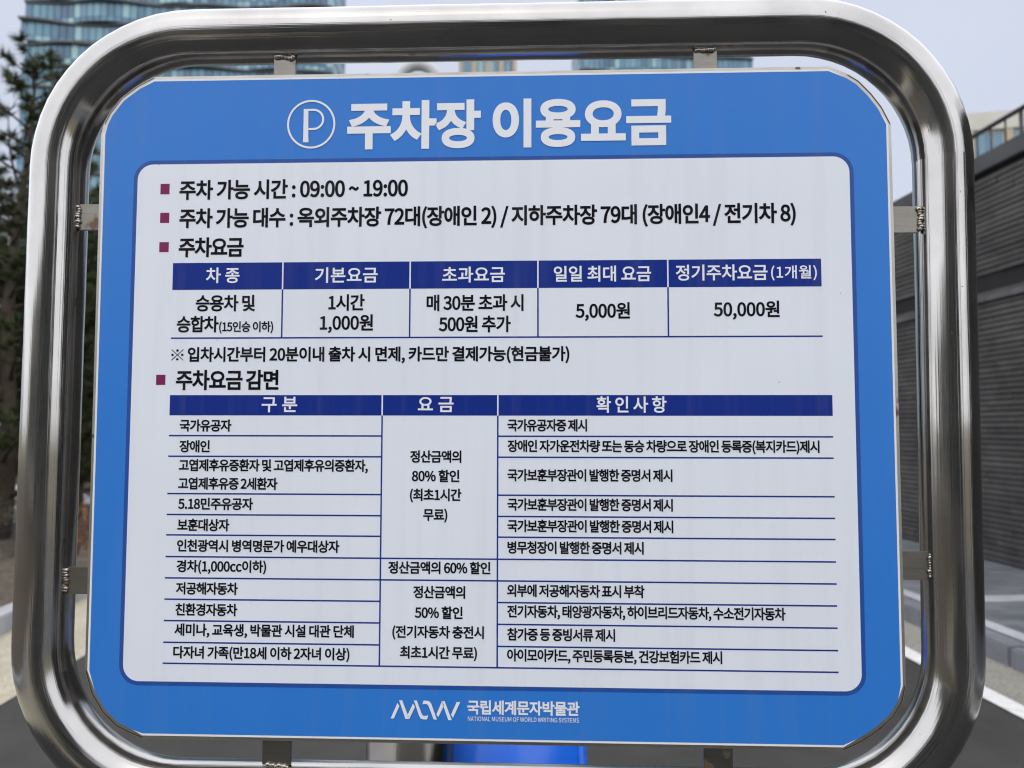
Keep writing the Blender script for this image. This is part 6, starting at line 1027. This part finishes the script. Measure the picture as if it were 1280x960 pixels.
WEIGHT = {'title': 0.037, 'line': 0.029, 'head1': 0.018, 'head1s': 0.012, 'body1': 0.026, 'body1s': 0.026, 'note': 0.029, 'head2': 0.018, 'row': 0.030, 'foot': 0.030, 'footen': 0.004}
TEXTS = [
    ("주차장 이용요금", -0.1486, 0.1898, 0.3062, 'title', 'w'),
    ("주차 가능 시간 : 09:00 ~ 19:00", -0.3265, -0.0838, 0.2389, 'line', 'k'),
    ("주차 가능 대수 : 옥외주차장 72대(장애인 2) / 지하주차장 79대 (장애인4 / 전기차 8)", -0.3257, 0.3150, 0.2073, 'line', 'k'),
    ("주차요금", -0.3256, -0.2564, 0.1777, 'line', 'k'),
    ("차 종", -0.2958, -0.2601, 0.1478, 'head1', 'w'),
    ("기본요금", -0.1804, -0.1145, 0.1473, 'head1', 'w'),
    ("초과요금", -0.0471, 0.0177, 0.1470, 'head1', 'w'),
    ("일일 최대 요금", 0.0681, 0.1676, 0.1470, 'head1', 'w'),
    ("정기주차요금", 0.1927, 0.2855, 0.1475, 'head1', 'w'),
    ("(1개월)", 0.2891, 0.3349, 0.1466, 'head1s', 'w'),
    ("승용차 및", -0.3059, -0.2429, 0.1184, 'body1', 'k'),
    ("승합차", -0.3255, -0.2811, 0.0964, 'body1', 'k'),
    ("(15인승 이하)", -0.2804, -0.2234, 0.0929, 'body1s', 'k'),
    ("1시간", -0.1657, -0.1278, 0.1185, 'body1', 'k'),
    ("1,000원", -0.1744, -0.1188, 0.0963, 'body1', 'k'),
    ("매 30분 초과 시", -0.0632, 0.0370, 0.1176, 'body1', 'k'),
    ("500원 추가", -0.0505, 0.0238, 0.0955, 'body1', 'k'),
    ("5,000원", 0.0903, 0.1459, 0.1077, 'body1', 'k'),
    ("50,000원", 0.2305, 0.2969, 0.1086, 'body1', 'k'),
    ("※", -0.3305, -0.3174, 0.0643, 'note', 'k'),
    ("입차시간부터 20분이내 출차 시 면제, 카드만 결제가능(현금불가)", -0.3130, 0.0839, 0.0637, 'note', 'k'),
    ("주차요금 감면", -0.3248, -0.2166, 0.0380, 'line', 'k'),
    ("구 분", -0.2337, -0.1966, 0.0125, 'head2', 'w'),
    ("요 금", -0.0713, -0.0346, 0.0126, 'head2', 'w'),
    ("확 인 사 항", 0.1112, 0.1820, 0.0126, 'head2', 'w'),
    ("국가유공자", -0.3195, -0.2651, -0.0092, 'row', 'k'),
    ("장애인", -0.3193, -0.2873, -0.0307, 'row', 'k'),
    ("고엽제후유증환자 및 고엽제후유의증환자,", -0.3193, -0.1223, -0.0509, 'row', 'k'),
    ("고엽제후유증 2세환자", -0.3195, -0.2157, -0.0689, 'row', 'k'),
    ("5.18민주유공자", -0.3190, -0.2407, -0.0897, 'row', 'k'),
    ("보훈대상자", -0.3192, -0.2648, -0.1113, 'row', 'k'),
    ("인천광역시 병역명문가 예우대상자", -0.3190, -0.1505, -0.1324, 'row', 'k'),
    ("경차(1,000cc이하)", -0.3190, -0.2257, -0.1540, 'row', 'k'),
    ("저공해자동차", -0.3191, -0.2546, -0.1757, 'row', 'k'),
    ("친환경자동차", -0.3191, -0.2546, -0.1970, 'row', 'k'),
    ("세미나, 교육생, 박물관 시설 대관 단체", -0.3196, -0.1345, -0.2181, 'row', 'k'),
    ("다자녀 가족(만18세 이하 2자녀 이상)", -0.3200, -0.1387, -0.2407, 'row', 'k'),
    ("정산금액의", -0.0789, -0.0263, -0.0406, 'row', 'k'),
    ("80% 할인", -0.0769, -0.0282, -0.0602, 'row', 'k'),
    ("(최초1시간", -0.0787, -0.0261, -0.0802, 'row', 'k'),
    ("무료)", -0.0650, -0.0403, -0.1003, 'row', 'k'),
    ("정산금액의 60% 할인", -0.1003, 0.0037, -0.1527, 'row', 'k'),
    ("정산금액의", -0.0746, -0.0217, -0.1771, 'row', 'k'),
    ("50% 할인", -0.0728, -0.0242, -0.1974, 'row', 'k'),
    ("(전기자동차 충전시", -0.0953, -0.0026, -0.2176, 'row', 'k'),
    ("최초1시간 무료)", -0.0874, -0.0095, -0.2379, 'row', 'k'),
    ("국가유공자증 제시", 0.0206, 0.1016, -0.0085, 'row', 'k'),
    ("장애인 자가운전차량 또는 동승 차량으로 장애인 등록증(복지카드)제시", 0.0207, 0.3339, -0.0304, 'row', 'k'),
    ("국가보훈부장관이 발행한 증명서 제시", 0.0207, 0.1872, -0.0590, 'row', 'k'),
    ("국가보훈부장관이 발행한 증명서 제시", 0.0208, 0.1873, -0.0886, 'row', 'k'),
    ("국가보훈부장관이 발행한 증명서 제시", 0.0208, 0.1875, -0.1101, 'row', 'k'),
    ("병무청장이 발행한 증명서 제시", 0.0209, 0.1578, -0.1317, 'row', 'k'),
    ("외부에 저공해자동차 표시 부착", 0.0205, 0.1583, -0.1747, 'row', 'k'),
    ("전기자동차, 태양광자동차, 하이브리드자동차, 수소전기자동차", 0.0206, 0.2971, -0.1961, 'row', 'k'),
    ("참가증 등 증빙서류 제시", 0.0206, 0.1287, -0.2180, 'row', 'k'),
    ("아이모아카드, 주민등록등본, 건강보험카드 제시", 0.0207, 0.2343, -0.2393, 'row', 'k'),
    ("국립세계문자박물관", -0.0190, 0.0930, -0.2903, 'foot', 'w'),
    ("NATIONAL MUSEUM OF WORLD WRITING SYSTEMS", -0.0184, 0.0925, -0.3015, 'footen', 'w'),
]
def weight(ch, cls):
    return 0.0 if ch == '※' else WEIGHT[cls]

def nested(loops):
    """orient outer outlines anticlockwise and counters clockwise"""
    def inside(p, L):
        x, y = p; c = False
        for (x1, y1), (x2, y2) in zip(L, np.roll(L, -1, 0)):
            if (y1 > y) != (y2 > y) and x < (x2 - x1) * (y - y1) / (y2 - y1) + x1: c = not c
        return c
    res = []
    for i, L in enumerate(loops):
        hole = sum(inside(L[0], K) for j, K in enumerate(loops) if j != i) % 2
        A = 0.5 * np.sum(L[:, 0] * np.roll(L[:, 1], -1) - np.roll(L[:, 0], -1) * L[:, 1])
        if (A > 0) == bool(hole): L = L[::-1]
        res.append(L)
    return res

def fatten(L, d):
    e = np.roll(L, -1, 0) - L
    e /= np.linalg.norm(e, axis=1, keepdims=True)
    n = np.stack([e[:, 1], -e[:, 0]], 1)
    n0 = np.roll(n, 1, 0)
    m = n + n0
    m /= np.maximum(np.linalg.norm(m, axis=1, keepdims=True), 1e-6)
    k = np.clip((m * n).sum(1, keepdims=True), 0.6, 1)
    return L + m * d / k

LOOPS = {ch: nested([np.array([[float(c) / 1000 for c in p.split(',')] for p in L.split(' ')]) for L in v[1].split(';')]) for ch, v in OUTLINES.items()}
from mathutils.geometry import delaunay_2d_cdt
def winding(c, loops):
    w = 0
    for L in loops:
        x = L - c
        y = np.roll(x, -1, 0)
        cr = x[:, 0] * y[:, 1] - x[:, 1] * y[:, 0]
        w += int(((x[:, 1] <= 0) & (y[:, 1] > 0) & (cr > 0)).sum()) - int(((x[:, 1] > 0) & (y[:, 1] <= 0) & (cr < 0)).sum())
    return w

_cache = {}
def glyph(ch, off):
    key = (ch, off)
    if key in _cache:
        return _cache[key]
    if ch == ' ':
        _cache[key] = (None, None, 0.224)
        return _cache[key]
    loops = [fatten(L, off) if off else L for L in LOOPS[ch]]
    pts, edges = [], []
    for L in loops:
        b = len(pts)
        pts += [Vector(p) for p in L]
        edges += [(b + k, b + (k + 1) % len(L)) for k in range(len(L))]
    v, e, f, *_r = delaunay_2d_cdt(pts, edges, [], 1, 1e-6)
    v = np.array([p[:] for p in v])
    f = [tuple(t) for t in f if winding(v[list(t)].mean(0), loops) > 0]
    _cache[key] = (v, f, OUTLINES[ch][0] / 1000)
    return _cache[key]

def text(s, x0, x1, zc, cls, colour):
    em, off = EM[cls], WEIGHT[cls]
    pen = 0.0; G = []
    for i, ch in enumerate(s):
        v, f, adv = glyph(ch, weight(ch, cls))
        if v is not None:
            G.append((v, f, pen, i))
        pen += adv
    left = G[0][0][:, 0].min() + G[0][2]
    right = G[-1][0][:, 0].max() + G[-1][2]
    n = len(s) - 1
    r = (x1 - x0) / ((right - left) * em)
    xs = r if cls == 'footen' else min(1.03, max(0.8, r ** 0.65))
    tr = ((x1 - x0) - xs * em * (right - left)) / max(n, 1) if n else 0
    if n == 0: xs = r
    zmin = min(g[0][:, 1].min() for g in G); zmax = max(g[0][:, 1].max() for g in G)
    zoff = zc - em * (zmin + zmax) / 2
    verts, faces = [], []
    for v, f, p, i in G:
        b = len(verts)
        for a, c in v:
            verts.append((x0 + xs * em * (a + p - left) + tr * i, -0.00062, zoff + em * c))
        faces += [tuple(k + b for k in q) for q in f]
    name = {'title': 'heading', 'foot': 'footer_lettering', 'footen': 'footer_lettering', 'head1': 'header_lettering', 'head1s': 'header_lettering', 'head2': 'header_lettering'}.get(cls, 'lettering')
    return mesh_obj(name, verts, faces, M['white_ink'] if colour == 'w' else M['ink'], face)
for a in TEXTS:
    text(*a)

# circled P
cx, cz = -0.1870, 0.3081
def annulus(cx, cz, rx, rz, t, d0=0, d1=360, n=64):
    out = []
    for k in range(n):
        a, b_ = math.radians(d0 + (d1 - d0) * k / n), math.radians(d0 + (d1 - d0) * (k + 1) / n)
        out.append([(cx + rx * math.cos(a), cz + rz * math.sin(a)), (cx + rx * math.cos(b_), cz + rz * math.sin(b_)),
                    (cx + (rx - t) * math.cos(b_), cz + (rz - t) * math.sin(b_)), (cx + (rx - t) * math.cos(a), cz + (rz - t) * math.sin(a))])
    return out
P = annulus(cx, cz, 0.0257, 0.0262, 0.0021)
P += [[(-0.1952, 0.3246), (-0.1952, 0.2960), (-0.1955, 0.2886), (-0.1894, 0.2886), (-0.1899, 0.2960), (-0.1902, 0.3246)]]
P += annulus(-0.1845, 0.3132, 0.0113, 0.0114, 0.0022, -90, 90, 32)
P += [rect(-0.1902, -0.1845, 0.3224, 0.3246), rect(-0.1898, -0.1845, 0.3018, 0.3040)]
sheet('parking_symbol', P, -0.00062, M['white_ink'], face)

# museum emblem
def em_pt(p):
    return (-0.0959 + (p[0] - 87) / 393 * 0.0696, -0.2845 - (p[1] - 68) / 115 * 0.0187)
E = [[(86, 178), (104, 178), (135, 104), (124, 84)],
     [(133, 68), (151, 68), (192, 180), (170, 180)],
     [(181, 158), (192, 180), (224, 108), (213, 86)],
     [(217, 68), (234, 68), (262, 146), (248, 160)], [(248, 160), (262, 146), (268, 157), (257, 176)], [(257, 176), (268, 157), (280, 161), (272, 181)], [(272, 181), (280, 161), (300, 156), (293, 181)],
     [(266, 90), (272, 68), (292, 68), (286, 88)], [(286, 88), (292, 68), (306, 72), (296, 92)], [(296, 92), (306, 72), (316, 84), (302, 102)], [(302, 102), (316, 84), (349, 181), (331, 181)],
     [(346, 150), (357, 166), (389, 96), (377, 70)],
     [(375, 69), (392, 69), (434, 183), (414, 183)],
     [(429, 150), (440, 170), (481, 73), (461, 73)]]
sheet('emblem', [[em_pt(p) for p in q] for q in E], -0.00062, M['white_ink'], face)

# welded tabs that hold the tray in the frame
TABS = [(-.2305, -.2070, .3600, .3840, 'v', 1), (.2150, .2392, .3595, .3840, 'v', 1), (-.4380, -.4120, .1990, .2270, 'h', -1), (-.4380, -.4120, -.1842, -.1565, 'h', -1),
        (.4125, .4420, .1889, .2163, 'h', 1), (.4115, .4420, -.1619, -.1338, 'h', 1), (-.2285, -.1990, -.3530, -.3250, 'v', -1), (.2165, .2450, -.3530, -.3265, 'v', -1)]
for k, (x0, x1, z0, z1, o_, sg) in enumerate(TABS):
    bm = bmesh.new(); add_box(bm, x0, x1, 0.0062, 0.0097, z0, z1, 0.0005)
    tab = bm_obj('bracket', bm, M['tab_steel'], sign)
    r = np.random.default_rng(50 + k)
    wv, wf = [], []
    nb = 9
    for j in range(nb):
        u = 0.12 + 0.76 * j / (nb - 1)
        ty = 0.0003
        # where the tab front meets the pipe
        dpt = math.sqrt(0.0281 ** 2 - (AX - 0.0062) ** 2)
        if o_ == 'v':
            cz_ = (zt - dpt) if sg > 0 else (zb + dpt)
            c = (x0 + (x1 - x0) * u, 0.0055, cz_ - sg * 0.001 + r.normal(0, 0.0006))
        else:
            cx_ = (xr - dpt) if sg > 0 else (xl + dpt)
            c = (cx_ - sg * 0.001 + r.normal(0, 0.0006), 0.0055, z0 + (z1 - z0) * u)
        b2 = bmesh.new(); bmesh.ops.create_icosphere(b2, subdivisions=2, radius=r.uniform(0.0019, 0.0030))
        b = len(wv)
        for v in b2.verts:
            wv.append((c[0] + v.co.x * 1.1, c[1] + v.co.y * 0.9, c[2] + v.co.z))
        wf += [tuple(v.index + b for v in f.verts) for f in b2.faces]
        b2.free()
    mesh_obj('weld_bead', wv, wf, M['weld'], tab, True)
